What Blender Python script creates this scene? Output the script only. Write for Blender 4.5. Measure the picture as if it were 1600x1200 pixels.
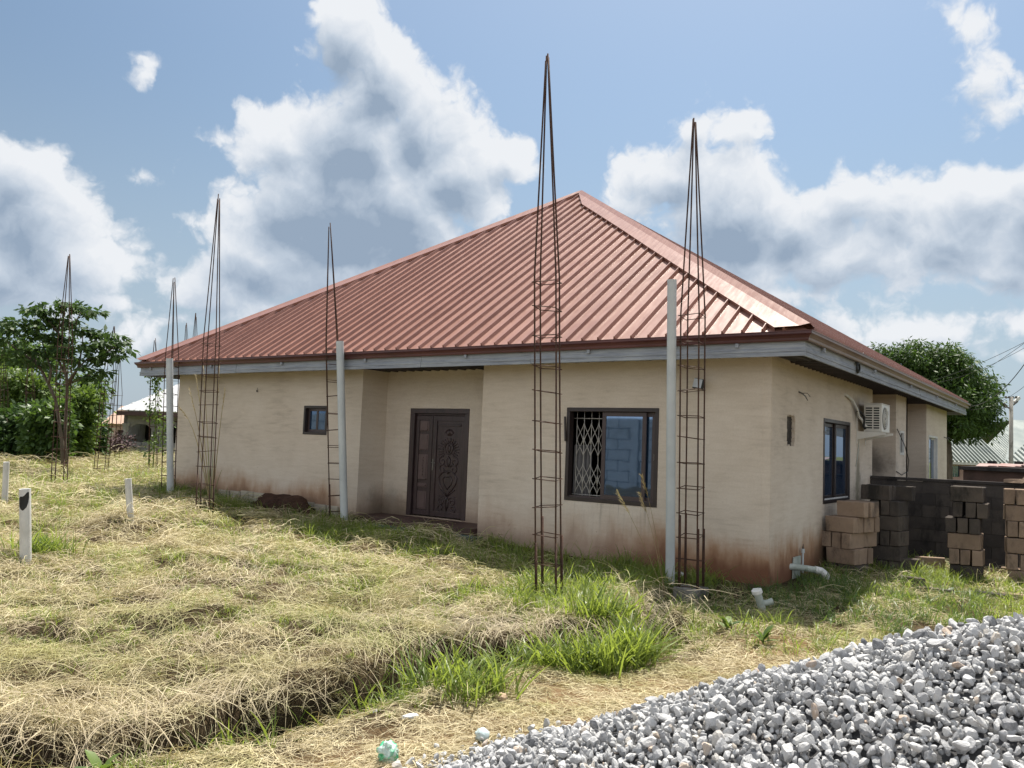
import bpy, bmesh, math, random
import numpy as np
from mathutils import Vector, Matrix

random.seed(7)
rng = np.random.default_rng(11)
for o in list(bpy.data.objects):
    bpy.data.objects.remove(o, do_unlink=True)
scene = bpy.context.scene
COL = scene.collection

# ------------------------------------------------------------------ camera
CAM = np.array([3.7407, -11.3704, 1.4856])
YAW, PITCH, ROLL, FL = -0.6253, 0.0719, 0.0385, 1280.16      # focal length in pixels of a 1600 px wide picture
cf = np.array([math.sin(YAW) * math.cos(PITCH), math.cos(YAW) * math.cos(PITCH), math.sin(PITCH)])
cr0 = np.array([math.cos(YAW), -math.sin(YAW), 0.0])
cu0 = np.cross(cr0, cf)
cr = math.cos(ROLL) * cr0 + math.sin(ROLL) * cu0
cu = -math.sin(ROLL) * cr0 + math.cos(ROLL) * cu0
camd = bpy.data.cameras.new('camera')
camd.sensor_width = 36.0
camd.lens = FL / 1600 * 36.0
camd.clip_start = 0.05
camd.clip_end = 3000
cam = bpy.data.objects.new('camera', camd)
COL.objects.link(cam)
M = Matrix.Identity(4)
for i in range(3):
    M[i][0], M[i][1], M[i][2], M[i][3] = cr[i], cu[i], -cf[i], CAM[i]
cam.matrix_world = M
scene.camera = cam

# ------------------------------------------------------------------ exposure, sun
scene.view_settings.view_transform = 'Standard'
scene.view_settings.look = 'None'
scene.view_settings.gamma = 1.0
scene.view_settings.use_curve_mapping = False
scene.view_settings.exposure = 1.35
SKY_STRENGTH = 0.15
to_sun = Vector((-0.12, 0.43, 1.0)).normalized()
SUN_EL = math.asin(to_sun.z)
SUN_AZ = math.atan2(to_sun.x, to_sun.y)
sund = bpy.data.lights.new('sun', 'SUN')
sund.energy = 3.6
sund.angle = math.radians(0.55)
sund.color = (1.0, 0.94, 0.84)
sun = bpy.data.objects.new('sun', sund)
COL.objects.link(sun)
sun.rotation_euler = to_sun.to_track_quat('Z', 'Y').to_euler()
sun.location = (0, 0, 40)
scene.cycles.max_bounces = 8
scene.cycles.transparent_max_bounces = 12


def ray(px, py):
    return cf + cr * (px - 800) / FL - cu * (py - 600) / FL


def at(px, py, d):
    """the world point seen at pixel (px, py) of the 1600x1200 photograph, d metres in front of the camera"""
    return CAM + ray(px, py) * d


def azel(px, py):
    q = ray(px, py)
    q = q / np.linalg.norm(q)
    return math.atan2(q[0], q[1]), math.asin(q[2])


# ------------------------------------------------------------------ sky: Nishita sky with cumulus clouds by direction
class NT:
    def __init__(s, nt):
        s.nt = nt
        s.n = nt.nodes
        s.l = nt.links

    def node(s, t, **kw):
        n = s.n.new(t)
        for k, v in kw.items():
            setattr(n, k, v)
        return n

    def put(s, sock, v):
        if v is None:
            return
        if isinstance(v, bpy.types.NodeSocket):
            s.l.new(v, sock)
        else:
            sock.default_value = v

    def math(s, op, a, b=None, c=None, clamp=False):
        n = s.node('ShaderNodeMath', operation=op)
        n.use_clamp = clamp
        for i, v in enumerate((a, b, c)):
            s.put(n.inputs[i], v)
        return n.outputs[0]

    def vmath(s, op, a, b=None, c=None):
        n = s.node('ShaderNodeVectorMath', operation=op)
        for i, v in enumerate((a, b, c)):
            s.put(n.inputs[i], v)
        return n.outputs['Value'] if op in ('LENGTH', 'DOT_PRODUCT', 'DISTANCE') else n.outputs[0]

    def maprange(s, v, a, b, c=0.0, d=1.0, smooth=True):
        n = s.node('ShaderNodeMapRange')
        n.interpolation_type = 'SMOOTHSTEP' if smooth else 'LINEAR'
        s.put(n.inputs[0], v)
        for i, x in enumerate((a, b, c, d)):
            s.put(n.inputs[i + 1], x)
        return n.outputs[0]

    def noise(s, vec, scale, detail=4.0, rough=0.55, distort=0.0):
        n = s.node('ShaderNodeTexNoise')
        s.put(n.inputs['Vector'], vec)
        n.inputs['Scale'].default_value = scale
        n.inputs['Detail'].default_value = detail
        n.inputs['Roughness'].default_value = rough
        n.inputs['Distortion'].default_value = distort
        return n.outputs[0]

    def mix(s, f, a, b, blend='MIX'):
        n = s.node('ShaderNodeMix', data_type='RGBA', blend_type=blend)
        s.put(n.inputs[0], f)
        s.put(n.inputs[6], a)
        s.put(n.inputs[7], b)
        return n.outputs[2]

    def ramp(s, v, stops):
        n = s.node('ShaderNodeValToRGB')
        e = n.color_ramp.elements
        while len(e) < len(stops):
            e.new(0.5)
        for q, (p, c) in zip(e, stops):
            q.position = p
            q.color = (c[0], c[1], c[2], 1)
        s.put(n.inputs[0], v)
        return n.outputs[0]


def rgb(r, g, b):
    """linear colour from 0-255 display values"""
    f = lambda v: ((v / 255 + 0.055) / 1.055) ** 2.4 if v > 10 else v / 255 / 12.92
    return (f(r), f(g), f(b), 1.0)


CLOUDS = [  # px, py, rx, ry
    (545, 55, 75, 75), (600, 130, 85, 100), (665, 200, 90, 95), (720, 270, 90, 85), (560, 230, 110, 120),
    (455, 225, 75, 60), (400, 235, 55, 38), (560, 330, 175, 120), (480, 320, 90, 90), (640, 370, 110, 85), (795, 250, 45, 42),
    (385, 180, 22, 22), (420, 410, 120, 70), (350, 460, 90, 50), (520, 430, 150, 70), (300, 505, 70, 30),
    (15, 290, 85, 75), (70, 350, 105, 80), (20, 410, 150, 70), (130, 410, 80, 60), (-60, 330, 90, 110), (60, 455, 130, 30),
    (222, 272, 52, 24), (237, 104, 15, 16), (268, 262, 18, 24),
    (1090, 205, 50, 50), (1150, 215, 55, 30), (1180, 190, 28, 18), (1060, 275, 95, 62), (1150, 330, 130, 90), (1000, 318, 65, 36),
    (1010, 245, 38, 20), (1250, 350, 90, 70), (1330, 300, 85, 55), (1400, 320, 100, 60), (1470, 300, 40, 36), (1560, 300, 95, 60),
    (1500, 360, 120, 70), (1330, 400, 170, 55), (1590, 400, 70, 60), (1180, 410, 110, 45), (1650, 330, 90, 90),
    (1480, 20, 26, 26), (1510, 34, 34, 16), (1535, 120, 38, 40), (1552, 165, 30, 38), (1525, 205, 20, 32),
    (1440, 525, 140, 36), (1330, 512, 70, 28), (1530, 505, 100, 24), (1270, 470, 120, 30), (1600, 560, 120, 22), (230, 530, 60, 34), (170, 470, 60, 22), (420, 480, 90, 40),
]
world = bpy.data.worlds.new('World')
scene.world = world
world.use_nodes = True
w = NT(world.node_tree)
w.n.clear()
tc = w.node('ShaderNodeTexCoord')
dirv = tc.outputs['Generated']
sep = w.node('ShaderNodeSeparateXYZ')
w.l.new(dirv, sep.inputs[0])
az = w.math('ARCTAN2', sep.outputs[0], sep.outputs[1])
el = w.math('ARCSINE', sep.outputs[2])
comb = w.node('ShaderNodeCombineXYZ')
w.l.new(az, comb.inputs[0])
w.l.new(el, comb.inputs[1])
P0 = comb.outputs[0]
# a wobble of the cloud outline
nz = w.node('ShaderNodeTexNoise')
nz.inputs['Scale'].default_value = 9.0
nz.inputs['Detail'].default_value = 3.0
w.l.new(P0, nz.inputs['Vector'])
fn = w.node('ShaderNodeTexNoise')
fn.inputs['Scale'].default_value = 42.0
fn.inputs['Detail'].default_value = 6.0
w.l.new(P0, fn.inputs['Vector'])
fine_n = fn.outputs['Color']
wob = w.vmath('MULTIPLY_ADD', nz.outputs['Color'], (0.06, 0.05, 0.0), (-0.03, -0.025, 0.0))
P1 = w.vmath('ADD', P0, wob)


def cloud_field(P):
    acc = None
    for (px, py, rx, ry) in CLOUDS:
        a, e = azel(px, py)
        sx, sy = FL / rx * 0.95, FL / ry * 0.95
        q = w.vmath('MULTIPLY_ADD', P, (sx, sy, 0), (-a * sx, -e * sy, 0))
        L = w.math('MULTIPLY', w.vmath('LENGTH', q), min(rx, ry) / 100.0)
        dd = w.math('SUBTRACT', L, min(rx, ry) / 100.0)
        acc = dd if acc is None else w.math('SMOOTH_MIN', acc, dd, 0.16)
    f = w.math('MULTIPLY', acc, -1.0)
    n1 = w.noise(P, 13.0, 10.0, 0.55)
    n2 = w.math('MULTIPLY_ADD', n1, 0.85, -0.42)
    vo = w.node('ShaderNodeTexVoronoi', voronoi_dimensions='2D', feature='F1')
    vo.inputs['Scale'].default_value = 13.0
    vo.inputs['Detail'].default_value = 4.0
    vo.inputs['Roughness'].default_value = 0.55
    w.l.new(w.vmath('ADD', P, w.vmath('SCALE', w.vmath('SUBTRACT', fine_n, (0.5, 0.5, 0.5)))), vo.inputs['Vector'])
    vo.inputs['Vector'].links[0].from_node.inputs[1].links[0].from_node.inputs['Scale'].default_value = 0.035
    puff = w.math('MULTIPLY_ADD', vo.outputs['Distance'], -0.38, 0.18)
    return w.math('ADD', w.math('ADD', f, n2), puff), f


den, core = cloud_field(P1)
den = w.math('ADD', den, 0.11)
# scattered cumulus outside the listed part of the sky, cover raised as fill light
off = w.vmath('LENGTH', w.vmath('MULTIPLY_ADD', P0, (1 / 0.75, 1 / 0.62, 0), (0.62 / 0.75, -0.28 / 0.62, 0)))
wild = w.math('MULTIPLY_ADD', w.noise(dirv, 2.6, 9.0, 0.55), 3.2, -1.46)
den_w = w.math('ADD', wild, w.maprange(off, 0.85, 1.2, -3.0, 0.0))
den = w.math('MAXIMUM', den, den_w)
alpha = w.maprange(den, -0.05, 0.20)
alpha = w.math('MULTIPLY', alpha, w.maprange(el, 0.0, 0.05))
# inner shade: thick cloud between the eye and the sun is grey, thin rims are white
den_up, core_up = cloud_field(w.vmath('ADD', P1, (0.012, 0.03, 0.0)))
soft = w.math('ADD', w.math('MULTIPLY', core_up, 0.85), w.math('MULTIPLY', den_up, 0.30))
soft = w.math('MAXIMUM', soft, w.math('MULTIPLY', den_w, 0.5))
thick = w.maprange(w.math('ADD', soft, w.math('MULTIPLY_ADD', w.noise(P1, 7.0, 5.0, 0.55), 0.6, -0.28)), 0.0, 0.86, smooth=False)
rel = w.math('SUBTRACT', w.math('ADD', cloud_field(w.vmath('ADD', P1, (0.003, 0.011, 0.0)))[0], 0.11), den)
billow = w.noise(P1, 34.0, 6.0, 0.6)
thick = w.math('ADD', w.math('MULTIPLY_ADD', rel, 0.7, thick), w.math('MULTIPLY_ADD', billow, 0.26, -0.13), clamp=True)
K = 0.62 / SKY_STRENGTH
ccol = w.ramp(thick, [(0.0, (0.54, 0.557, 0.58)), (0.22, (0.47, 0.50, 0.54)), (0.55, (0.335, 0.385, 0.45)), (1.0, (0.195, 0.25, 0.325))])
ccol = w.vmath('SCALE', ccol)
cos_sun = w.vmath('DOT_PRODUCT', dirv, tuple(to_sun))
w.l.new(w.math('MULTIPLY', w.maprange(cos_sun, 0.2, -0.5, 1.0, 2.7), K), ccol.node.inputs['Scale'])     # front-lit unseen clouds opposite the sun, brightened to fill the shaded front wall
sky = w.node('ShaderNodeTexSky', sky_type='NISHITA')
sky.sun_disc = False
sky.sun_elevation = SUN_EL
sky.sun_rotation = SUN_AZ
sky.altitude = 100
sky.air_density = 1.0
sky.dust_density = 1.6
sky.ozone_density = 2.0
skyc = w.vmath('MULTIPLY', sky.outputs[0], (0.36, 0.375, 0.35))
skyc = w.vmath('SCALE', skyc)
w.l.new(w.maprange(w.vmath('DOT_PRODUCT', dirv, tuple(to_sun)), 0.25, 0.85, 0.62, 1.0), skyc.node.inputs['Scale'])
hz = w.maprange(el, 0.0, 0.45, 0.72, 0.0)
hazec = (0.31 * K, 0.375 * K, 0.45 * K, 1)
skyc = w.mix(hz, skyc, hazec)
final = w.mix(alpha, skyc, ccol)
bg = w.node('ShaderNodeBackground')
w.l.new(final, bg.inputs[0])
bg.inputs[1].default_value = SKY_STRENGTH
wo = w.node('ShaderNodeOutputWorld')
w.l.new(bg.outputs[0], wo.inputs[0])


# ------------------------------------------------------------------ helpers
def lnk(o):
    COL.objects.link(o)
    return o


def tag(o, label=None, cat=None, group=None, kind=None):
    if label: o['label'] = label
    if cat: o['category'] = cat
    if group: o['group'] = group
    if kind: o['kind'] = kind
    return o


def empty(name, loc, label=None, cat=None, group=None, rz=0.0):
    o = bpy.data.objects.new(name, None)
    lnk(o)
    o.empty_display_size = 0.2
    o.location = Vector([float(v) for v in loc])
    o.rotation_euler.z = rz
    return tag(o, label, cat, group)


def copy_tree(o, parent=None):
    c = o.copy()
    lnk(c)
    if parent is not None:
        c.parent = parent
    for ch in o.children:
        copy_tree(ch, c)
    return c


class MB:
    """collects shapes in world (or given local) coordinates; build() links them as one mesh object"""
    def __init__(s):
        s.v, s.f, s.m = [], [], []

    def add(s, vs, fs, mi=0):
        b = len(s.v)
        s.v += [tuple(float(c) for c in q) for q in vs]
        s.f += [tuple(b + i for i in f) for f in fs]
        s.m += [mi] * len(fs)
        return s

    def box(s, x0, x1, y0, y1, z0, z1, mi=0):
        return s.add([(x0, y0, z0), (x1, y0, z0), (x1, y1, z0), (x0, y1, z0), (x0, y0, z1), (x1, y0, z1), (x1, y1, z1), (x0, y1, z1)],
                     [(3, 2, 1, 0), (4, 5, 6, 7), (0, 1, 5, 4), (1, 2, 6, 5), (2, 3, 7, 6), (3, 0, 4, 7)], mi)

    def obox(s, o, u, v, n, mi=0):
        """box from corner o along the three edge vectors"""
        o, u, v, n = (np.asarray(q, float) for q in (o, u, v, n))
        P = [o, o + u, o + u + v, o + v, o + n, o + u + n, o + u + v + n, o + v + n]
        if np.dot(np.cross(u, v), n) < 0:
            F = [(0, 1, 2, 3), (7, 6, 5, 4), (4, 5, 1, 0), (5, 6, 2, 1), (6, 7, 3, 2), (7, 4, 0, 3)]
        else:
            F = [(3, 2, 1, 0), (4, 5, 6, 7), (0, 1, 5, 4), (1, 2, 6, 5), (2, 3, 7, 6), (3, 0, 4, 7)]
        return s.add(P, F, mi)

    def tube(s, pts, r, n=8, cap=True, mi=0):
        pts = [np.asarray(p, float) for p in pts]
        rs = r if hasattr(r, '__len__') else [r] * len(pts)
        T = []
        for i in range(len(pts)):
            t = pts[min(i + 1, len(pts) - 1)] - pts[max(i - 1, 0)]
            T.append(t / (np.linalg.norm(t) + 1e-12))
        ref = np.array([0, 0, 1.0]) if abs(T[0][2]) < 0.9 else np.array([1.0, 0, 0])
        a = np.cross(T[0], ref); a /= np.linalg.norm(a)
        V, F = [], []
        for i, p in enumerate(pts):
            a = a - T[i] * np.dot(a, T[i]); a /= np.linalg.norm(a) + 1e-12
            b = np.cross(T[i], a)
            for k in range(n):
                an = 2 * math.pi * k / n
                V.append(p + (a * math.cos(an) + b * math.sin(an)) * rs[i])
        for i in range(len(pts) - 1):
            for k in range(n):
                k2 = (k + 1) % n
                F.append((i * n + k, i * n + k2, (i + 1) * n + k2, (i + 1) * n + k))
        if cap:
            F.append(tuple(range(n - 1, -1, -1)))
            F.append(tuple((len(pts) - 1) * n + k for k in range(n)))
        return s.add(V, F, mi)

    def build(s, name, mat, parent=None, smooth=False, bevel=0.0):
        me = bpy.data.meshes.new(name)
        me.from_pydata(s.v, [], s.f)
        mats = mat if isinstance(mat, (list, tuple)) else [mat]
        for m_ in mats:
            me.materials.append(m_)
        if len(mats) > 1:
            me.polygons.foreach_set('material_index', s.m)
        if smooth:
            me.polygons.foreach_set('use_smooth', [True] * len(me.polygons))
        me.update()
        o = bpy.data.objects.new(name, me)
        lnk(o)
        if parent is not None:
            o.parent = parent
            # vertices are given in world coordinates: undo the parents' placement
            mw = Matrix.Identity(4)
            q = parent
            while q is not None:
                mw = (Matrix.Translation(q.location) @ q.rotation_euler.to_matrix().to_4x4()) @ mw
                q = q.parent
            me.transform(mw.inverted())
        if bevel:
            b = o.modifiers.new('bevel', 'BEVEL')
            b.width = bevel
            b.segments = 2
            b.limit_method = 'ANGLE'
            b.angle_limit = math.radians(40)
        return o


def np_mesh(name, V, quads=None, tris=None, attr=None):
    """fast mesh from arrays"""
    me = bpy.data.meshes.new(name)
    V = np.asarray(V, np.float32).reshape(-1, 3)
    fl, sizes = [], []
    if quads is not None and len(quads):
        fl.append(np.asarray(quads, np.int32).ravel()); sizes.append(np.full(len(quads), 4, np.int32))
    if tris is not None and len(tris):
        fl.append(np.asarray(tris, np.int32).ravel()); sizes.append(np.full(len(tris), 3, np.int32))
    fl = np.concatenate(fl); sizes = np.concatenate(sizes)
    me.vertices.add(len(V)); me.vertices.foreach_set('co', V.ravel())
    me.loops.add(len(fl)); me.loops.foreach_set('vertex_index', fl)
    me.polygons.add(len(sizes))
    st = np.zeros(len(sizes), np.int32); st[1:] = np.cumsum(sizes)[:-1]
    me.polygons.foreach_set('loop_start', st)
    me.polygons.foreach_set('loop_total', sizes)
    if attr is not None:
        for k, a in attr.items():
            at_ = me.attributes.new(k, 'FLOAT', 'POINT')
            at_.data.foreach_set('value', np.asarray(a, np.float32))
    me.update(calc_edges=True)
    me.validate()
    return me


def vnoise(x, y, seed=0):
    """smooth value noise 0..1 on arrays"""
    x = np.asarray(x, float); y = np.asarray(y, float)
    xi = np.floor(x).astype(np.int64); yi = np.floor(y).astype(np.int64)
    fx = x - xi; fy = y - yi
    fx = fx * fx * (3 - 2 * fx); fy = fy * fy * (3 - 2 * fy)

    def h(a, b):
        n = (a * 374761393 + b * 668265263 + seed * 974711) & 0x7fffffff
        n = ((n ^ (n >> 13)) * 1274126177) & 0x7fffffff
        return ((n ^ (n >> 16)) & 0xffff) / 65535.0
    return (h(xi, yi) * (1 - fx) + h(xi + 1, yi) * fx) * (1 - fy) + (h(xi, yi + 1) * (1 - fx) + h(xi + 1, yi + 1) * fx) * fy


def sstep(a, b, x):
    t = np.clip((x - a) / (b - a), 0, 1)
    return t * t * (3 - 2 * t)


# ------------------------------------------------------------------ materials
def new_mat(name):
    m = bpy.data.materials.new(name)
    m.use_nodes = True
    t = NT(m.node_tree)
    b = t.n['Principled BSDF']
    return m, t, b


def pos_of(t):
    return t.node('ShaderNodeNewGeometry').outputs['Position']


def simple(name, col, rough=0.6, var=0.15, scale=6.0, bump=0.0, metal=0.0, spec=0.4, stretch=None, col2=None, bscale=None):
    m, t, b = new_mat(name)
    p = pos_of(t)
    if stretch:
        p = t.vmath('MULTIPLY', p, stretch)
    n = t.noise(p, scale, 6, 0.6)
    n2 = t.noise(p, scale * 0.22, 3, 0.5)
    c2 = col2 or tuple(max(0, c * (1 - 1.6 * var)) for c in col[:3])
    c1 = col if col2 else tuple(c * (1 + var * 0.6) for c in col[:3])
    f = t.math('MULTIPLY_ADD', n, 0.6, t.math('MULTIPLY', n2, 0.4))
    f = t.maprange(f, 0.3, 0.7)
    t.put(b.inputs['Base Color'], t.mix(f, (*c2[:3], 1), (*c1[:3], 1)))
    t.put(b.inputs['Roughness'], t.maprange(n, 0.2, 0.8, max(0.02, rough - 0.08), min(1, rough + 0.08)))
    b.inputs['Metallic'].default_value = metal
    b.inputs['Specular IOR Level'].default_value = spec
    if bump:
        bn = t.node('ShaderNodeBump')
        bn.inputs['Strength'].default_value = 1.0
        bn.inputs['Distance'].default_value = bump
        t.put(bn.inputs['Height'], t.noise(p, bscale or scale * 3, 6, 0.65))
        t.l.new(bn.outputs[0], b.inputs['Normal'])
    return m


def plaster_mat():
    m, t, b = new_mat('plaster')
    p = pos_of(t)
    s = t.node('ShaderNodeSeparateXYZ'); t.l.new(p, s.inputs[0])
    streak = t.noise(t.vmath('MULTIPLY', p, (1.0, 1.0, 7.0)), 2.2, 7, 0.62, 0.6)
    blot = t.noise(p, 0.9, 5, 0.55, 0.3)
    fine = t.noise(p, 38.0, 4, 0.6)
    f = t.math('ADD', t.math('MULTIPLY', streak, 0.45), t.math('MULTIPLY', blot, 0.55))
    base = t.ramp(f, [(0.30, (0.42, 0.36, 0.30)), (0.45, (0.575, 0.50, 0.42)), (0.56, (0.625, 0.55, 0.47)), (0.74, (0.68, 0.615, 0.54))])
    base = t.mix(t.maprange(fine, 0.25, 0.75, 0.0, 0.16), base, (0.28, 0.22, 0.16, 1))
    # height over the sloping ground
    h = t.math('ADD', s.outputs[2], t.math('MULTIPLY_ADD', s.outputs[0], 0.022, 0.38))
    wav = t.noise(t.vmath('MULTIPLY', p, (1, 1, 0.35)), 1.5, 5, 0.6)
    wav2 = t.noise(p, 5.0, 6, 0.65)
    lim = t.math('ADD', t.math('MULTIPLY', wav, 1.15), t.math('MULTIPLY', wav2, 0.22))
    red = t.math('SUBTRACT', lim, t.math('MULTIPLY', h, 1.05))       # > 0 near the ground
    right = t.math('MAXIMUM', t.maprange(s.outputs[0], -3.4, -1.0, 0.42, 1.0), t.maprange(s.outputs[0], -9.2, -8.0, 0.85, 0.0))
    m1 = t.math('MULTIPLY', t.maprange(red, -0.18, 0.36, 0.0, 0.85), right)
    base = t.mix(m1, base, (0.34, 0.185, 0.095, 1))
    m2 = t.math('MULTIPLY', t.maprange(red, 0.15, 0.55, 0.0, 0.9), right)
    base = t.mix(m2, base, (0.155, 0.066, 0.038, 1))
    gre = t.maprange(t.math('SUBTRACT', t.math('MULTIPLY', wav, 0.75), h), -0.1, 0.3, 0.0, 0.55)
    base = t.mix(t.math('MULTIPLY', gre, t.maprange(s.outputs[0], -7.0, -3.0, 1.0, 0.0)), base, (0.17, 0.14, 0.105, 1))
    # soot and algae on the side wall, damp under the air conditioner
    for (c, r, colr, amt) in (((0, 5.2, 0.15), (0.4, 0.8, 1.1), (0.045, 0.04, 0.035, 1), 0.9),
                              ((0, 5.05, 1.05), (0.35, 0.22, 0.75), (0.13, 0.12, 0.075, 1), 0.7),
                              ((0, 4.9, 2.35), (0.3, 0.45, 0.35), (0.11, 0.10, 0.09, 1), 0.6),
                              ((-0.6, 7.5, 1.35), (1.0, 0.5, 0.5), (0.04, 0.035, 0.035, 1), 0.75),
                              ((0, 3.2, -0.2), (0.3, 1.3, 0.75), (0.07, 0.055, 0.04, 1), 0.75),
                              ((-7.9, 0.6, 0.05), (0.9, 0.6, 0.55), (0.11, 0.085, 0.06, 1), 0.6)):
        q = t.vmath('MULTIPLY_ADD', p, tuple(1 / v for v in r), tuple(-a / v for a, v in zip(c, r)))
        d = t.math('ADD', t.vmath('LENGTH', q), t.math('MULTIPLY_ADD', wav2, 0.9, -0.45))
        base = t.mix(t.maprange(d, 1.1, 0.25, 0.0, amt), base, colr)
    # drips under the two wide windows
    for (xa, xb, zs, ax_i) in ((-3.3, -1.74, 0.60, 0), (2.7, 4.35, 0.68, 1)):
        c_ = s.outputs[ax_i]
        inside = t.math('MULTIPLY', t.maprange(c_, xa - 0.05, xa + 0.05), t.maprange(c_, xb - 0.05, xb + 0.05, 1.0, 0.0))
        dn = t.noise(t.vmath('MULTIPLY', p, (9, 9, 0.5)), 1.6, 5, 0.65)
        dz = t.math('MULTIPLY', t.maprange(s.outputs[2], zs - 0.004, zs, 1.0, 0.0), t.maprange(s.outputs[2], zs - 0.75, zs - 0.02, 0.0, 1.0, False))
        base = t.mix(t.math('MULTIPLY', t.math('MULTIPLY', inside, dz), t.maprange(dn, 0.48, 0.70, 0.0, 0.55)), base, (0.20, 0.165, 0.135, 1))
    # flung mud specks low on the wall
    vs = t.node('ShaderNodeTexVoronoi'); vs.inputs['Scale'].default_value = 3.1
    t.l.new(t.vmath('ADD', p, t.vmath('SCALE', t.node('ShaderNodeTexNoise').outputs['Color'])), vs.inputs['Vector'])
    spk = t.math('MULTIPLY', t.maprange(vs.outputs['Distance'], 0.03, 0.075, 1.0, 0.0), t.maprange(h, 1.5, 0.4, 0.0, 0.8))
    spk = t.math('MULTIPLY', spk, t.maprange(t.noise(p, 1.7, 2, 0.5), 0.5, 0.62))
    base = t.mix(spk, base, (0.13, 0.06, 0.035, 1))
    t.put(b.inputs['Base Color'], base)
    b.inputs['Roughness'].default_value = 0.92
    b.inputs['Specular IOR Level'].default_value = 0.2
    bn = t.node('ShaderNodeBump')
    bn.inputs['Distance'].default_value = 0.0045
    bn.inputs['Strength'].default_value = 0.8
    t.put(bn.inputs['Height'], t.math('ADD', t.math('MULTIPLY', streak, 1.0), t.math('MULTIPLY', t.noise(p, 60, 4, 0.6), 0.18)))
    t.l.new(bn.outputs[0], b.inputs['Normal'])
    return m


def roof_mat():
    m, t, b = new_mat('roof_paint')
    p = pos_of(t)
    oi = t.node('ShaderNodeObjectInfo')
    n = t.noise(p, 1.1, 6, 0.6, 0.4)
    n2 = t.noise(t.vmath('MULTIPLY', p, (6, 0.8, 0.8)), 3.0, 5, 0.6)
    f = t.math('ADD', t.math('MULTIPLY', n, 0.5), t.math('MULTIPLY', n2, 0.3))
    f = t.math('ADD', f, t.math('MULTIPLY', oi.outputs['Random'], 0.2))
    col = t.ramp(f, [(0.3, (0.20, 0.092, 0.068)), (0.5, (0.24, 0.115, 0.086)), (0.7, (0.28, 0.14, 0.107))])
    t.put(b.inputs['Base Color'], col)
    t.put(b.inputs['Roughness'], t.maprange(n2, 0.2, 0.8, 0.30, 0.44))
    b.inputs['Specular IOR Level'].default_value = 0.66
    bn = t.node('ShaderNodeBump')
    bn.inputs['Distance'].default_value = 0.02
    bn.inputs['Strength'].default_value = 0.35
    t.put(bn.inputs['Height'], t.noise(p, 2.4, 3, 0.5))
    t.l.new(bn.outputs[0], b.inputs['Normal'])
    return m


def wood_mat():
    m, t, b = new_mat('weathered_fascia_paint')
    p = pos_of(t)
    s = t.vmath('MULTIPLY', p, (0.7, 0.7, 16.0))
    n = t.noise(s, 3.0, 8, 0.7, 0.6)
    n2 = t.noise(p, 1.6, 5, 0.6)
    col = t.ramp(t.math('ADD', t.math('MULTIPLY', n, 0.7), t.math('MULTIPLY', n2, 0.35)),
                 [(0.30, (0.12, 0.13, 0.15)), (0.46, (0.225, 0.245, 0.285)), (0.6, (0.31, 0.335, 0.375)), (0.78, (0.47, 0.485, 0.50))])
    t.put(b.inputs['Base Color'], col)
    b.inputs['Roughness'].default_value = 0.75
    bn = t.node('ShaderNodeBump')
    bn.inputs['Distance'].default_value = 0.006
    t.put(bn.inputs['Height'], n)
    t.l.new(bn.outputs[0], b.inputs['Normal'])
    return m


def leaf_mat(name, c_dark, c_light, trans, rough=0.5, tamt=0.35, objrand=False, spec=0.35, alt=None):
    """thin leaf or blade: diffuse/gloss mixed with light passing through; varied blade by blade"""
    m, t, b = new_mat(name)
    a = t.node('ShaderNodeAttribute', attribute_name='rnd')
    r = a.outputs['Fac']
    if objrand:
        oi = t.node('ShaderNodeObjectInfo')
        r = t.math('ADD', t.math('MULTIPLY', r, 0.65), t.math('MULTIPLY', oi.outputs['Random'], 0.35))
    n = t.noise(pos_of(t), 0.7, 4, 0.6)
    f = t.math('ADD', t.math('MULTIPLY', r, 0.75), t.math('MULTIPLY', n, 0.5))
    f = t.maprange(f, 0.2, 1.0, smooth=False)
    col = t.mix(f, (*c_dark, 1), (*c_light, 1))
    if alt:
        g = t.noise(t.vmath('ADD', pos_of(t), (13, 5, 0)), 0.55, 5, 0.65)
        g = t.math('MULTIPLY', t.maprange(g, 0.45, 0.66, 0.0, 0.75), t.maprange(r, 0.1, 0.8, 0.3, 1.0))
        col = t.mix(g, col, (*alt, 1))
    t.put(b.inputs['Base Color'], col)
    b.inputs['Roughness'].default_value = rough
    b.inputs['Specular IOR Level'].default_value = spec
    tr = t.node('ShaderNodeBsdfTranslucent')
    t.put(tr.inputs[0], t.mix(f, tuple(c * 0.75 for c in trans) + (1,), (*trans, 1)))
    mx = t.node('ShaderNodeMixShader')
    mx.inputs[0].default_value = tamt
    t.l.new(b.outputs[0], mx.inputs[1]); t.l.new(tr.outputs[0], mx.inputs[2])
    t.l.new(mx.outputs[0], t.n['Material Output'].inputs[0])
    return m


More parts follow.
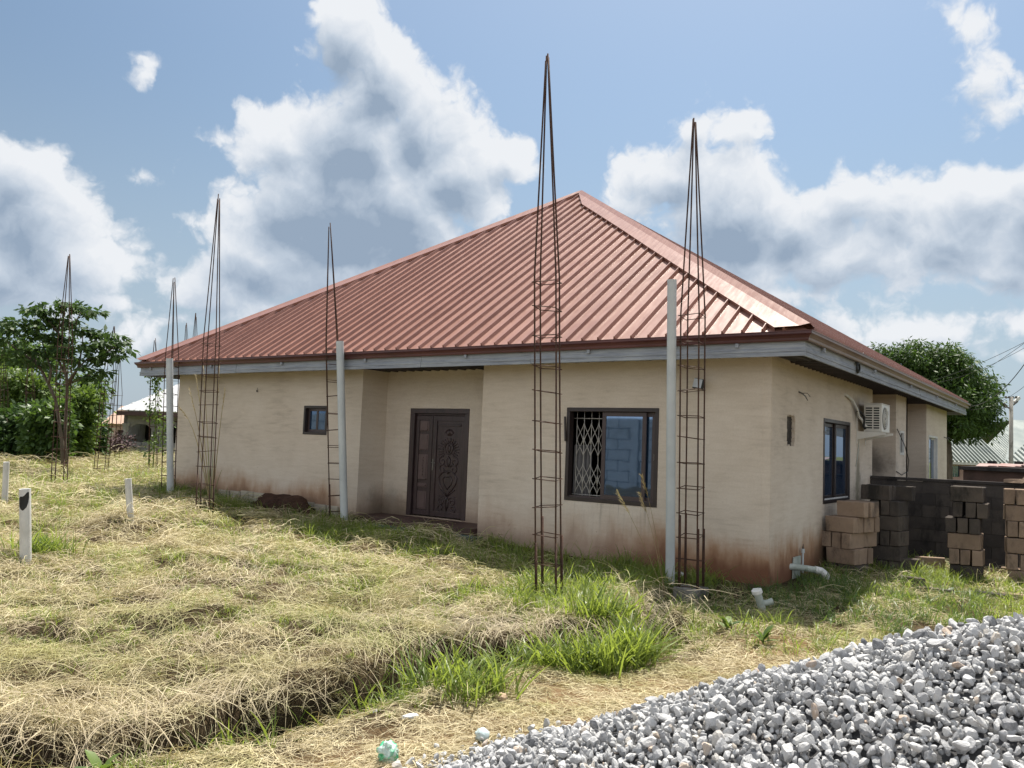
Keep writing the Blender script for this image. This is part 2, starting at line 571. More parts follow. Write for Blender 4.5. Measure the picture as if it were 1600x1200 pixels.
def ground_mat():
    m, t, b = new_mat('soil_and_thatch')
    p = pos_of(t)
    n = t.noise(p, 1.3, 7, 0.65)
    n2 = t.noise(p, 16, 6, 0.7)
    n3 = t.noise(t.vmath('MULTIPLY', p, (1, 3.5, 1)), 34, 5, 0.7)
    f = t.math('ADD', t.math('MULTIPLY', n, 0.35), t.math('ADD', t.math('MULTIPLY', n2, 0.35), t.math('MULTIPLY', n3, 0.3)))
    col = t.ramp(f, [(0.34, (0.02, 0.014, 0.009)), (0.47, (0.06, 0.042, 0.025)), (0.58, (0.14, 0.10, 0.055)), (0.72, (0.27, 0.205, 0.115))])
    a = t.node('ShaderNodeAttribute', attribute_name='sandy')
    col = t.mix(t.math('MULTIPLY', a.outputs['Fac'], 0.8), col, t.mix(n2, (0.20, 0.12, 0.06, 1), (0.42, 0.29, 0.16, 1)))
    a4 = t.node('ShaderNodeAttribute', attribute_name='hollow_shade')
    col = t.mix(a4.outputs['Fac'], col, t.mix(n2, (0.022, 0.017, 0.011, 1), (0.06, 0.045, 0.028, 1)))  # near-black tint paints the shade inside the ditch and pits
    a2 = t.node('ShaderNodeAttribute', attribute_name='dusty')
    col = t.mix(a2.outputs['Fac'], col, t.mix(n2, (0.05, 0.05, 0.052, 1), (0.16, 0.16, 0.165, 1)))
    a3 = t.node('ShaderNodeAttribute', attribute_name='green')
    col = t.mix(t.math('MULTIPLY', a3.outputs['Fac'], t.maprange(n, 0.35, 0.65, 0.2, 0.9)), col, t.mix(n2, (0.07, 0.10, 0.02, 1), (0.17, 0.21, 0.05, 1)))
    t.put(b.inputs['Base Color'], col)
    b.inputs['Roughness'].default_value = 0.95
    b.inputs['Specular IOR Level'].default_value = 0.1
    bn = t.node('ShaderNodeBump')
    bn.inputs['Distance'].default_value = 0.04
    t.put(bn.inputs['Height'], t.math('ADD', n2, t.math('MULTIPLY', n3, 0.6)))
    t.l.new(bn.outputs[0], b.inputs['Normal'])
    return m


def stone_mat():
    m, t, b = new_mat('crushed_granite')
    oi = t.node('ShaderNodeObjectInfo')
    tcn = t.node('ShaderNodeTexCoord')
    p = pos_of(t)
    r = oi.outputs['Random']
    base = t.ramp(r, [(0.0, (0.10, 0.105, 0.115)), (0.12, (0.22, 0.225, 0.24)), (0.32, (0.38, 0.385, 0.395)), (0.65, (0.47, 0.475, 0.485)),
                      (0.95, (0.58, 0.575, 0.565)), (0.975, (0.50, 0.45, 0.38)), (0.995, (0.40, 0.29, 0.21))])
    n = t.noise(p, 45, 6, 0.7, 0.5)
    n2 = t.noise(p, 14, 4, 0.6, 1.2)
    col = t.mix(t.maprange(n, 0.3, 0.7, 0.0, 0.55), base, t.mix(n2, (0.24, 0.245, 0.26, 1), (0.70, 0.70, 0.69, 1)))
    t.put(b.inputs['Base Color'], col)
    b.inputs['Roughness'].default_value = 0.8
    b.inputs['Specular IOR Level'].default_value = 0.35
    bn = t.node('ShaderNodeBump')
    bn.inputs['Distance'].default_value = 0.006
    t.put(bn.inputs['Height'], t.noise(p, 90, 5, 0.65))
    t.l.new(bn.outputs[0], b.inputs['Normal'])
    return m


def glass_mat():
    m, t, b = new_mat('tinted_glass')
    b.inputs['Base Color'].default_value = (0.012, 0.03, 0.055, 1)
    b.inputs['Roughness'].default_value = 0.03
    b.inputs['Specular IOR Level'].default_value = 1.0
    b.inputs['IOR'].default_value = 1.9
    b.inputs['Coat Weight'].default_value = 0.6
    b.inputs['Coat Roughness'].default_value = 0.02
    b.inputs['Coat Tint'].default_value = (0.55, 0.75, 1.0, 1)
    b.inputs['Specular Tint'].default_value = (0.55, 0.75, 1.0, 1)
    bn = t.node('ShaderNodeBump')
    bn.inputs['Distance'].default_value = 0.004
    bn.inputs['Strength'].default_value = 0.15
    t.put(bn.inputs['Height'], t.noise(pos_of(t), 2.5, 2, 0.5))
    t.l.new(bn.outputs[0], b.inputs['Normal'])
    return m


def rebar_mat():
    m, t, b = new_mat('rusty_rebar')
    p = pos_of(t)
    n = t.noise(p, 9, 6, 0.65)
    n2 = t.noise(p, 60, 4, 0.6)
    col = t.ramp(t.math('ADD', t.math('MULTIPLY', n, 0.6), t.math('MULTIPLY', n2, 0.4)),
                 [(0.3, (0.025, 0.014, 0.011)), (0.5, (0.06, 0.028, 0.018)), (0.7, (0.13, 0.058, 0.032))])
    t.put(b.inputs['Base Color'], col)
    b.inputs['Roughness'].default_value = 0.75
    b.inputs['Metallic'].default_value = 0.25
    # the ribs rolled round the bar
    wv = t.node('ShaderNodeTexWave', wave_type='BANDS', bands_direction='Z')
    wv.inputs['Scale'].default_value = 22
    t.l.new(p, wv.inputs['Vector'])
    bn = t.node('ShaderNodeBump'); bn.inputs['Distance'].default_value = 0.003
    t.l.new(wv.outputs[1], bn.inputs['Height']); t.l.new(bn.outputs[0], b.inputs['Normal'])
    return m


def block_mat(name, ca, cb, cm):
    m, t, b = new_mat(name)
    p = pos_of(t)
    oi = t.node('ShaderNodeObjectInfo')
    n = t.noise(p, 3.2, 6, 0.65, 0.3)
    n2 = t.noise(p, 70, 4, 0.7)
    mo = t.noise(t.vmath('MULTIPLY', p, (1, 1, 0.5)), 2.3, 6, 0.7)
    f = t.math('ADD', t.math('MULTIPLY', n, 0.55), t.math('ADD', t.math('MULTIPLY', n2, 0.2), t.math('MULTIPLY', oi.outputs['Random'], 0.25)))
    col = t.mix(t.maprange(f, 0.3, 0.75), (*ca, 1), (*cb, 1))
    col = t.mix(t.maprange(mo, 0.5, 0.68, 0.0, 0.8), col, (*cm, 1))
    t.put(b.inputs['Base Color'], col)
    b.inputs['Roughness'].default_value = 0.95
    b.inputs['Specular IOR Level'].default_value = 0.15
    bn = t.node('ShaderNodeBump'); bn.inputs['Distance'].default_value = 0.008
    t.put(bn.inputs['Height'], t.noise(p, 85, 5, 0.7)); t.l.new(bn.outputs[0], b.inputs['Normal'])
    return m


PLASTER = plaster_mat()
ROOF = roof_mat()
WOOD = wood_mat()
GLASS = glass_mat()
REBAR = rebar_mat()
GROUND = ground_mat()
STONE = stone_mat()
GUTTER = simple('maroon_gutter_paint', (0.095, 0.032, 0.032), 0.38, 0.25, 2.0, spec=0.5)
GUTTER2 = simple('faded_gutter_paint', (0.235, 0.175, 0.155), 0.45, 0.35, 2.2, spec=0.5, col2=(0.12, 0.07, 0.065))
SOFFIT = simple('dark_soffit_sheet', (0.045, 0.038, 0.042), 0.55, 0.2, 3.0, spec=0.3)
FRAME = simple('bronze_aluminium', (0.032, 0.022, 0.021), 0.42, 0.15, 3.0, spec=0.5)
SASH = simple('brown_aluminium_sash', (0.062, 0.043, 0.044), 0.42, 0.15, 3.0, spec=0.5)
SEAL = simple('white_edge_paint', (0.60, 0.60, 0.58), 0.6, 0.1, 8.0)
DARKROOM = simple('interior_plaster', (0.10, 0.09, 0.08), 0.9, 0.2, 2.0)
CURTAIN = simple('grey_curtain_cloth', (0.16, 0.155, 0.16), 0.9, 0.2, 5.0, stretch=(8, 8, 0.4))
GRILLE = simple('cream_burglar_bar_paint', (0.40, 0.38, 0.35), 0.5, 0.12, 12.0)
DOORM = simple('dark_stained_door_timber', (0.052, 0.032, 0.033), 0.36, 0.3, 5.0, bump=0.002, spec=0.5, stretch=(6, 6, 0.8))
DOORL = simple('worn_door_edge', (0.115, 0.075, 0.072), 0.42, 0.2, 5.0, spec=0.5)
METAL = simple('grey_door_metal', (0.17, 0.16, 0.15), 0.35, 0.1, 8.0, metal=0.7)
TILE = simple('dark_porch_floor', (0.09, 0.05, 0.042), 0.6, 0.3, 3.0, bump=0.003)
TEAL = simple('teal_step_edge', (0.075, 0.12, 0.125), 0.7, 0.3, 4.0)
FOUND = block_mat('footing_block', (0.28, 0.25, 0.20), (0.42, 0.38, 0.31), (0.16, 0.13, 0.10))
BLOCK = block_mat('tan_sandcrete', (0.20, 0.145, 0.108), (0.34, 0.25, 0.185), (0.065, 0.054, 0.048))
BLOCK_D = block_mat('blackened_sandcrete', (0.055, 0.048, 0.044), (0.12, 0.098, 0.082), (0.025, 0.024, 0.022))
FENCEM = block_mat('shaded_fence_block', (0.045, 0.041, 0.041), (0.085, 0.075, 0.07), (0.02, 0.02, 0.021))  # deep shade on the fence is put into the near-black block colour
FARBLOCK = block_mat('grey_far_block', (0.32, 0.315, 0.305), (0.45, 0.44, 0.42), (0.22, 0.215, 0.20))
CONCRETE = block_mat('footing_concrete', (0.20, 0.19, 0.17), (0.34, 0.325, 0.30), (0.09, 0.09, 0.08))
PVC_G = simple('grey_pvc', (0.52, 0.55, 0.56), 0.55, 0.12, 4.0, col2=(0.42, 0.45, 0.47), spec=0.25)
PVC_W = simple('white_pvc', (0.72, 0.72, 0.71), 0.4, 0.1, 5.0, col2=(0.5, 0.5, 0.48))
PVC_GR = simple('dirty_pvc', (0.50, 0.53, 0.50), 0.5, 0.15, 9.0, col2=(0.26, 0.30, 0.26))
BLACK = simple('black_plastic', (0.02, 0.022, 0.022), 0.5, 0.2, 8.0)
WHITE = simple('cream_ac_paint', (0.62, 0.61, 0.57), 0.4, 0.1, 4.0)
ACDARK = simple('ac_dark_inside', (0.03, 0.035, 0.035), 0.7, 0.1, 8.0)
LAMPGL = simple('floodlight_lens', (0.55, 0.58, 0.62), 0.15, 0.1, 8.0, spec=0.7)
DIRT = simple('dark_heaped_soil', (0.065, 0.036, 0.026), 0.95, 0.35, 9.0, bump=0.03, spec=0.1)
BARK = simple('grey_bark', (0.13, 0.105, 0.08), 0.9, 0.3, 6.0, bump=0.02, stretch=(3, 3, 0.6))
STRAW = leaf_mat('dry_straw', (0.22, 0.165, 0.085), (0.82, 0.73, 0.48), (0.42, 0.35, 0.15), 0.6, 0.22, True, alt=(0.34, 0.36, 0.10))
STRAW_D = leaf_mat('old_grey_straw', (0.20, 0.155, 0.09), (0.56, 0.48, 0.34), (0.25, 0.20, 0.11), 0.65, 0.15, True, alt=(0.30, 0.31, 0.10))
GREEN = leaf_mat('green_grass_blade', (0.055, 0.10, 0.022), (0.21, 0.27, 0.06), (0.38, 0.48, 0.07), 0.42, 0.42, True)
GREEN_D = leaf_mat('deep_green_blade', (0.03, 0.065, 0.02), (0.085, 0.15, 0.035), (0.17, 0.28, 0.04), 0.4, 0.35, True)
LEAF_DK = leaf_mat('dark_tree_leaf', (0.022, 0.046, 0.018), (0.07, 0.12, 0.036), (0.10, 0.19, 0.035), 0.55, 0.22, spec=0.2)
LEAF_MG = leaf_mat('mango_leaf', (0.018, 0.042, 0.016), (0.075, 0.125, 0.03), (0.10, 0.19, 0.03), 0.55, 0.25, spec=0.2)
LEAF_BR = leaf_mat('bright_bush_leaf', (0.03, 0.066, 0.016), (0.115, 0.175, 0.035), (0.20, 0.31, 0.045), 0.5, 0.30)
LEAF_MD = leaf_mat('mid_bush_leaf', (0.025, 0.058, 0.018), (0.09, 0.15, 0.035), (0.15, 0.26, 0.04), 0.45, 0.3)
WIREM = simple('black_cable', (0.04, 0.04, 0.042), 0.6, 0.1, 3.0)


# ------------------------------------------------------------------ terrain
TR_Y = np.array([-14.0, -9.1, -8.5, -7.75, -7.0, -5.7, -4.6, -3.7, -2.9, -2.2, -1.5, -0.9])
TR_X = np.array([-1.6, -1.35, -1.30, -1.08, -1.0, -0.88, -0.5, -0.22, -0.40, -0.85, -0.98, -0.7])
HU = np.array([math.cos(YAW), -math.sin(YAW)])
HV = np.array([math.sin(YAW), math.cos(YAW)])


def plain_z(x):
    x = np.asarray(x, float)
    xl = -np.minimum(x, 0)
    z = -0.35 + 0.025 * np.minimum(xl, 14) + 0.008 * np.clip(xl - 14, 0, 22)
    z = z - 0.055 * np.clip(x, 0, 2.4)
    return z


def mound_h(x, y):
    u = (x - CAM[0]) * HU[0] + (y - CAM[1]) * HU[1]
    v = (x - CAM[0]) * HV[0] + (y - CAM[1]) * HV[1]
    ru = np.where(u < 3.1, 4.1, 4.6)
    rr = np.sqrt(((u - 3.1) / ru) ** 2 + ((v - 4.0) / 2.2) ** 2)
    h = 1.69 * np.clip(1.0 - np.sqrt(rr ** 2 + 0.07), -0.2, None)
    return h + 0.05 * (vnoise(x * 2.2, y * 2.2, 5) - 0.5) * (h > -0.1)


def trench(x, y):
    xt = np.interp(y, TR_Y, TR_X) + 0.22 * (vnoise(y * 1.7, y * 0 + 3.0, 8) - 0.5)
    s = x - xt
    D = 0.52 * sstep(-0.75, -1.7, y) * (0.72 + 0.42 * vnoise(y * 1.1, y * 0, 12))
    prof = sstep(-0.12, 0.10, s) * (1 - 0.78 * sstep(0.24, 0.62, s) - 0.22 * sstep(0.6, 2.0, s))
    return D * prof, s


def ground_z(x, y, mound=True):
    x = np.asarray(x, float); y = np.asarray(y, float)
    z = plain_z(x)
    near = 1 - sstep(25, 60, np.hypot(x + 4, y + 2))
    fld = sstep(0.8, -0.6, x) * sstep(0.4, -1.0, y + 0 * x) + (x < -14.6) * 1.0
    fld = np.clip(fld, 0.18, 1)
    z = z + near * fld * (0.18 * (vnoise(x * 0.75, y * 0.75, 1) - 0.5) + 0.13 * (vnoise(x * 1.9 + 7, y * 1.9, 2) - 0.5) + 0.09 * (vnoise(x * 4.6, y * 4.6, 3) - 0.5))
    t_, s_ = trench(x, y)
    z = z - t_ - pits(x, y)
    if mound:
        h = mound_h(x, y) - 0.03
        z = np.where(h > 0.0, np.maximum(z, -0.49 + h), z)
    return z


def pits(x, y):
    """small hollows left in the plot"""
    d = np.zeros(np.shape(x))
    for (a, b, r) in PITS:
        d = d + 0.15 * np.exp(-(((x - a) * 1.0) ** 2 + (y - b) ** 2) / (r * r))
    return d


def gz(x, y):
    return float(ground_z(np.array([x]), np.array([y]))[0])


def gp(px, py, off=0.0):
    """ground point seen at a pixel (smooth ground, no humps)"""
    q = ray(px, py)
    t = 4.0
    for _ in range(60):
        P = CAM + q * t
        e = P[2] - (float(plain_z(P[0])) + off)
        t += e / (abs(q[2]) + 1e-4) * 0.6
        t = min(max(t, 2.0), 80)
    return CAM + q * t


PITS = [(*gp(px, py)[:2], r) for px, py, r in ((583, 972, .17), (380, 893, .15), (330, 880, .12), (125, 918, .20), (225, 952, .17), (262, 985, .20), (245, 1005, .12), (152, 842, .13), (430, 868, .16), (640, 905, .12), (90, 990, .13), (505, 940, .10), (690, 945, .12), (400, 985, .12))]


def axis_grid(lo, f0, f1, hi, fine, mid):
    a = list(np.arange(f0, f1 + 1e-6, fine))
    b = []
    s, v = mid, f0
    while v > lo:
        v -= s; s *= 1.18; b.append(v)
    c = []
    s, v = mid, a[-1]
    while v < hi:
        v += s; s *= 1.18; c.append(v)
    return np.array(b[::-1] + a + c)


gx = axis_grid(-900, -15.0, 7.0, 900, 0.075, 0.2)
gy = axis_grid(-700, -12.5, 6.0, 1000, 0.075, 0.2)
X, Y = np.meshgrid(gx, gy)
Z = ground_z(X, Y)
nx, ny = len(gx), len(gy)
idx = np.arange(nx * ny).reshape(ny, nx)
quads = np.stack([idx[:-1, :-1], idx[:-1, 1:], idx[1:, 1:], idx[1:, :-1]], -1).reshape(-1, 4)
_, S = trench(X, Y)
sandy = np.clip(sstep(0.6, 1.4, S) * sstep(-1.8, -3.0, Y), 0, 1)
dusty = np.clip(sstep(-0.02, 0.06, mound_h(X, Y)), 0, 1)
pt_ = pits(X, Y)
hollow_shade = np.clip(pt_ / 0.09, 0, 1) + sstep(-0.12, 0.02, S) * (1 - sstep(0.30, 0.55, S)) * sstep(-0.7, -1.5, Y) * sstep(-16, -13, Y)  # mask of the painted shade: pits and ditch bed
green = np.clip(sstep(13, 30, np.hypot(X - CAM[0], Y - CAM[1])), 0, 1)
me = np_mesh('ground', np.stack([X, Y, Z], -1), quads=quads, attr={'sandy': sandy.ravel(), 'dusty': dusty.ravel(), 'green': green.ravel(), 'hollow_shade': hollow_shade.ravel()})
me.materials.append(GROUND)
me.polygons.foreach_set('use_smooth', [True] * len(me.polygons))
tag(lnk(bpy.data.objects.new('ground', me)), kind='structure')


# ------------------------------------------------------------------ the bungalow
WL, DD = 14.41, 14.13            # wall footprint: x -14.41..0, y 0..14.13
OV = 0.639                       # eaves overhang to the fascia
ZF, ZG = 2.758, 3.07             # fascia bottom, gutter top
AX, AY, AZ = -7.438, 6.922, 8.163
house = empty('bungalow', (-7.2, 7.0, -0.4), 'unfinished beige bungalow with a red-brown hipped metal roof behind the rebar columns', 'house')


def wall(name, o, u, n, L, z0, z1, th, openings=(), mat=None, parent=None):
    """wall slab with openings: o start point (x,y), u along, n outward; openings (a0,a1,za,zb)"""
    o, u, n = (np.array([*q, 0.0]) for q in (o, u, n))
    us = sorted({0.0, L, *[q for op in openings for q in op[:2]]})
    zs = sorted({z0, z1, *[q for op in openings for q in op[2:]]})

    def solid(i, j):
        if i < 0 or j < 0 or i >= len(us) - 1 or j >= len(zs) - 1:
            return False
        a, z = (us[i] + us[i + 1]) / 2, (zs[j] + zs[j + 1]) / 2
        return not any(op[0] < a < op[1] and op[2] < z < op[3] for op in openings)
    mb = MB()

    def P(a, z, d):
        q = o + u * a - n * d
        return (q[0], q[1], z)
    flip = np.cross(u, np.array([0, 0, 1.0])) @ n < 0

    def quad(q):
        mb.add(q, [(3, 2, 1, 0) if flip else (0, 1, 2, 3)])
    for i in range(len(us) - 1):
        for j in range(len(zs) - 1):
            if not solid(i, j):
                continue
            a0, a1, b0, b1 = us[i], us[i + 1], zs[j], zs[j + 1]
            quad([P(a0, b0, 0), P(a1, b0, 0), P(a1, b1, 0), P(a0, b1, 0)])
            quad([P(a0, b1, th), P(a1, b1, th), P(a1, b0, th), P(a0, b0, th)])
            if not solid(i - 1, j): quad([P(a0, b0, th), P(a0, b0, 0), P(a0, b1, 0), P(a0, b1, th)])
            if not solid(i + 1, j): quad([P(a1, b0, 0), P(a1, b0, th), P(a1, b1, th), P(a1, b1, 0)])
            if not solid(i, j - 1): quad([P(a0, b0, 0), P(a0, b0, th), P(a1, b0, th), P(a1, b0, 0)])
            if not solid(i, j + 1): quad([P(a0, b1, th), P(a0, b1, 0), P(a1, b1, 0), P(a1, b1, th)])
    return mb.build(name, mat or PLASTER, parent or house)


ZB, ZT, TH = -1.0, 2.875, 0.2
PX1, PX2, PD = -8.10, -5.09, 0.70
wall('wall', (-WL, 0), (1, 0), (0, -1), WL + PX1, ZB, ZT, TH, [(WL - 9.80, WL - 9.07, 1.50, 2.10)])
wall('wall', (PX2, 0), (1, 0), (0, -1), -PX2, ZB, ZT, TH, [(-PX2 - 3.34, -PX2 - 1.70, 0.60, 2.10)])
wall('wall', (PX1, TH), (0, 1), (1, 0), PD - TH, ZB, ZT, TH)
wall('wall', (PX2, TH), (0, 1), (-1, 0), PD - TH, ZB, ZT, TH)
wall('wall', (PX1 - TH, PD), (1, 0), (0, -1), PX2 - PX1 + 2 * TH, ZB, ZT, TH, [(PX1 * 0 + (-7.43 - PX1 + TH), -5.93 - PX1 + TH, 0.0, 2.10)])
# the side that runs back on the right: flat wall, recess, pier, recess, end wing
wall('wall', (0, TH), (0, 1), (1, 0), 6.22 - TH, ZB, ZT, TH, [(2.664 - TH, 4.412 - TH, 0.678, 2.10), (0.72 - TH, 1.12 - TH, 1.60, 2.06)])
wall('wall', (-1.2, 6.22), (1, 0), (0, 1), 1.0, ZB, ZT, -TH)
wall('wall', (-1.2, 6.43), (0, 1), (1, 0), 1.0, ZB, ZT, TH)
wall('wall', (-1.2, 7.48), (1, 0), (0, -1), 1.2, ZB, ZT, TH)
wall('wall', (0.2, 7.48), (0, 1), (1, 0), 1.27, ZB, ZT, 0.2, [(0.40, 0.86, 1.55, 2.08)])
wall('wall', (-1.2, 8.75), (1, 0), (0, 1), 1.4, ZB, ZT, 0.15)
wall('wall', (-1.2, 8.76), (0, 1), (1, 0), 2.1, ZB, ZT, TH)
wall('wall', (-1.2, 10.88), (1, 0), (0, -1), 1.25, ZB, ZT, TH)
wall('wall', (0.25, 10.88), (0, 1), (1, 0), DD - 10.88, ZB, ZT, 0.2, [(0.30, 1.65, 0.5, 2.08)])
wall('wall', (-WL, DD), (1, 0), (0, 1), WL + 0.05, ZB, ZT, TH)
wall('wall', (-WL, TH), (0, 1), (-1, 0), DD - TH, ZB, ZT, TH)
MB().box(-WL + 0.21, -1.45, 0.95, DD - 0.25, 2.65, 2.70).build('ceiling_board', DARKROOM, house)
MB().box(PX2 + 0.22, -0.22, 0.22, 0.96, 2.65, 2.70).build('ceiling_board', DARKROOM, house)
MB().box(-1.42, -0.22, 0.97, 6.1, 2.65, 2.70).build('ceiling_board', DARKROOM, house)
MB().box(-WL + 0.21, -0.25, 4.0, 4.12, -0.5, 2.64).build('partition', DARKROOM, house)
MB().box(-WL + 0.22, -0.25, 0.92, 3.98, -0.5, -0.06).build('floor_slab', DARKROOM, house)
# thin vertical corner bead, a hand's breadth from the corner
MB().box(-0.15, -0.115, -0.004, 0.01, -0.3, 2.74).build('corner_bead', PLASTER, house)
MB().box(-0.004, 0.004, 0.015, 0.035, -0.3, 2.74).build('corner_bead', PLASTER, house)

# rough pocket chopped in the side wall
pk = MB().box(-0.18, -0.05, 0.68, 1.16, 1.56, 2.10)
pk.build('wall_pocket', simple('raw_dark_mortar', (0.075, 0.062, 0.052), 0.95, 0.5, 9.0, bump=0.03), house)
rg = MB()
for k in range(26):
    a = k / 26 * 2 * math.pi
    y_, z_ = 0.92 + 0.21 * math.copysign(min(1, abs(1.25 * math.cos(a))), math.cos(a)), 1.83 + 0.245 * math.copysign(min(1, abs(1.25 * math.sin(a))), math.sin(a))
    s_ = random.uniform(0.012, 0.035)
    rg.obox((-0.06, y_ - s_, z_ - s_), (0.058 + random.uniform(-.01, .006), 0, 0), (0, 2 * s_, random.uniform(-.02, .02)), (0, random.uniform(-.02, .02), 2 * s_))
rg.build('broken_plaster_edge', PLASTER, house)['kind'] = 'stuff'

# footing blocks that show where the plaster has fallen off the foot of the left wall
bx_ = -12.5
while bx_ < -8.7:
    wdt = random.uniform(0.32, 0.47)
    zt = 0.21 - 0.02 * (bx_ + 12.5) + random.uniform(-0.05, 0.05)
    MB().obox((bx_, -0.045 + random.uniform(-.012, .012), -0.5), (wdt - 0.03, 0, 0), (0, 0.06, 0), (0, 0, 0.5 + zt)).build('footing_block', FOUND, house, bevel=0.012)
    bx_ += wdt

# porch floor with its painted edge
MB().box(PX1 + 0.01, PX2 - 0.01, -0.16, PD - 0.005, -0.4, -0.02).build('porch_slab', TILE, house)
MB().box(PX1 + 0.4, PX2 + 0.25, -0.42, -0.165, -0.5, -0.13).build('porch_step', TEAL, house)


# ---- windows
def plane_map(o, u, n):
    o, u, n = np.array([*o, 0.0]), np.array([*u, 0.0]), np.array([*n, 0.0])
    return lambda a, z, d: tuple(o + u * a + n * d + np.array([0, 0, z]))


def pbox(mb, Pm, a0, a1, z0, z1, d0, d1, mi=0):
    """box in wall coordinates: along, height, out of the wall"""
    o = np.array(Pm(a0, z0, d0))
    return mb.obox(o, np.array(Pm(a1, z0, d0)) - o, np.array(Pm(a0, z1, d0)) - o, np.array(Pm(a0, z0, d1)) - o, mi)


def ring(mb, Pm, a0, a1, z0, z1, t, d0, d1):
    pbox(mb, Pm, a0, a1, z1 - t, z1, d0, d1)
    pbox(mb, Pm, a0, a1, z0, z0 + t, d0, d1)
    pbox(mb, Pm, a0, a0 + t, z0 + t, z1 - t, d0, d1)
    pbox(mb, Pm, a1 - t, a1, z0 + t, z1 - t, d0, d1)


def curtain(Pm, a0, a1, z0, z1, d, parent, skew=0.0):
    V, F = [], []
    n = 40
    for j, z in enumerate(np.linspace(z1, z0, 8)):
        for i in range(n + 1):
            s = i / n
            a = a0 + (a1 - a0) * s * (1 + skew * (j / 7))
            V.append(Pm(a, z, d + 0.03 * math.sin(s * 26 + j * 0.25) + 0.012 * math.sin(s * 55)))
    for j in range(7):
        for i in range(n):
            k = j * (n + 1) + i
            F.append((k, k + 1, k + n + 2, k + n + 1))
    m = MB(); m.add(V, F)
    return m.build('curtain', CURTAIN, parent, smooth=True)


# large front window: bars behind the open half, one glazed sash in the middle
Pw = plane_map((0, 0), (1, 0), (0, -1))
a0, a1, z0, z1 = -3.34, -1.70, 0.60, 2.10
m = MB(); ring(m, Pw, a0 + .003, a1 - .003, z0 + .003, z1 - .003, 0.06, -0.12, 0.012)
win = m.build('window', FRAME, house, bevel=0.004)
m = MB()
for dd_ in (-0.035, -0.075):
    pbox(m, Pw, a0 + 0.064, a1 - 0.064, z0 + 0.064, z0 + 0.085, dd_ - 0.004, dd_ + 0.004)
m.build('sill_track', SASH, win)
for (s0, s1, d0, gl) in ((-2.70, -1.93, -0.055, True), (-2.05, -1.785, -0.098, False)):
    m = MB(); ring(m, Pw, s0, s1, z0 + 0.068, z1 - 0.068, 0.065, d0 - 0.016, d0 + 0.016)
    sa = m.build('sash', SASH, win, bevel=0.003)
    m = MB(); pbox(m, Pw, s0 + 0.066, s1 - 0.066, z0 + 0.134, z1 - 0.134, d0 - 0.004, d0 + 0.004)
    m.build('pane', GLASS, sa)
m = MB(); pbox(m, Pw, -1.80, -1.79, 1.30, 1.40, -0.08, -0.062); m.build('latch', GRILLE, win)
# ornamental burglar bars
m = MB()
GD = -0.15
pitch = 0.137
bars = [a0 + 0.11 + pitch * i for i in range(12)]
for b_ in bars:
    m.tube([Pw(b_, z0 + 0.03, GD), Pw(b_, z1 - 0.03, GD)], 0.0065, 6)
m.tube([Pw(a0 + 0.06, z1 - 0.17, GD + .008), Pw(a1 - 0.06, z1 - 0.17, GD + .008)], 0.008, 6)
m.tube([Pw(a0 + 0.06, z0 + 0.10, GD + .008), Pw(a1 - 0.06, z0 + 0.10, GD + .008)], 0.008, 6)
for i, b_ in enumerate(bars):
    for (zs_, ze_) in ((1.86, 1.50), (1.32, 1.66), (1.20, 0.86), (0.72, 1.04)):
        for sg in (-1, 1):
            if not (0 <= i + sg < len(bars)):
                continue
            pts = []
            for k in range(9):
                q = k / 8
                pts.append(Pw(b_ + sg * pitch * math.sin(q * math.pi / 2) ** 1.5, zs_ + (ze_ - zs_) * q, GD + 0.006))
            m.tube(pts, 0.0062, 5)
m.build('burglar_bars', GRILLE, win, smooth=True)
curtain(Pw, a0 + 0.03, a0 + 0.36, z0 + 0.02, 1.5, -0.24, win)
m = MB(); m.obox(Pw(-3.37, 1.95, 0.02), (0.025, 0, 0), (0.03, -0.012, -0.40), (0, -0.02, 0)); m.build('loose_seal_strip', FRAME, win)

# small bathroom window
a0, a1, z0, z1 = -9.80, -9.07, 1.50, 2.10
m = MB(); ring(m, Pw, a0 + .003, a1 - .003, z0 + .003, z1 - .003, 0.05, -0.12, 0.012)
win2 = m.build('window', FRAME, house, bevel=0.004)
for (s0, s1, d0) in ((-9.745, -9.42, -0.085), (-9.45, -9.125, -0.05)):
    m = MB(); ring(m, Pw, s0, s1, z0 + 0.055, z1 - 0.055, 0.055, d0 - 0.014, d0 + 0.014)
    sa = m.build('sash', SASH, win2, bevel=0.003)
    m = MB(); pbox(m, Pw, s0 + 0.056, s1 - 0.056, z0 + 0.111, z1 - 0.111, d0 - 0.004, d0 + 0.004)
    m.build('pane', GLASS, sa)

# window in the side wall
Ps = plane_map((0, 0), (0, 1), (1, 0))
a0, a1, z0, z1 = 2.664, 4.412, 0.678, 2.10
m = MB(); ring(m, Ps, a0 + .003, a1 - .003, z0 + .003, z1 - .003, 0.06, -0.12, 0.012)
win3 = m.build('window', FRAME, house, bevel=0.004)
for (s0, s1, d0) in ((a0 + 0.9, a1 - 0.065, -0.05), (a0 + 0.07, a0 + 0.93, -0.09)):
    m = MB(); ring(m, Ps, s0, s1, z0 + 0.068, z1 - 0.068, 0.06, d0 - 0.016, d0 + 0.016)
    sa = m.build('sash', FRAME, win3, bevel=0.003)
    m = MB(); pbox(m, Ps, s0 + 0.061, s1 - 0.061, z0 + 0.129, z1 - 0.129, d0 - 0.004, d0 + 0.004)
    m.build('pane', GLASS, sa)
m = MB(); pbox(m, Ps, a0 + 0.064, a1 - 0.064, z0 + 0.064, z0 + 0.085, -0.03, -0.006); m.build('sill_track', SEAL, win3)
curtain(Ps, a0 + 0.05, a0 + 0.55, z0 + 0.05, z1 - 0.05, -0.2, win3, 0.2)

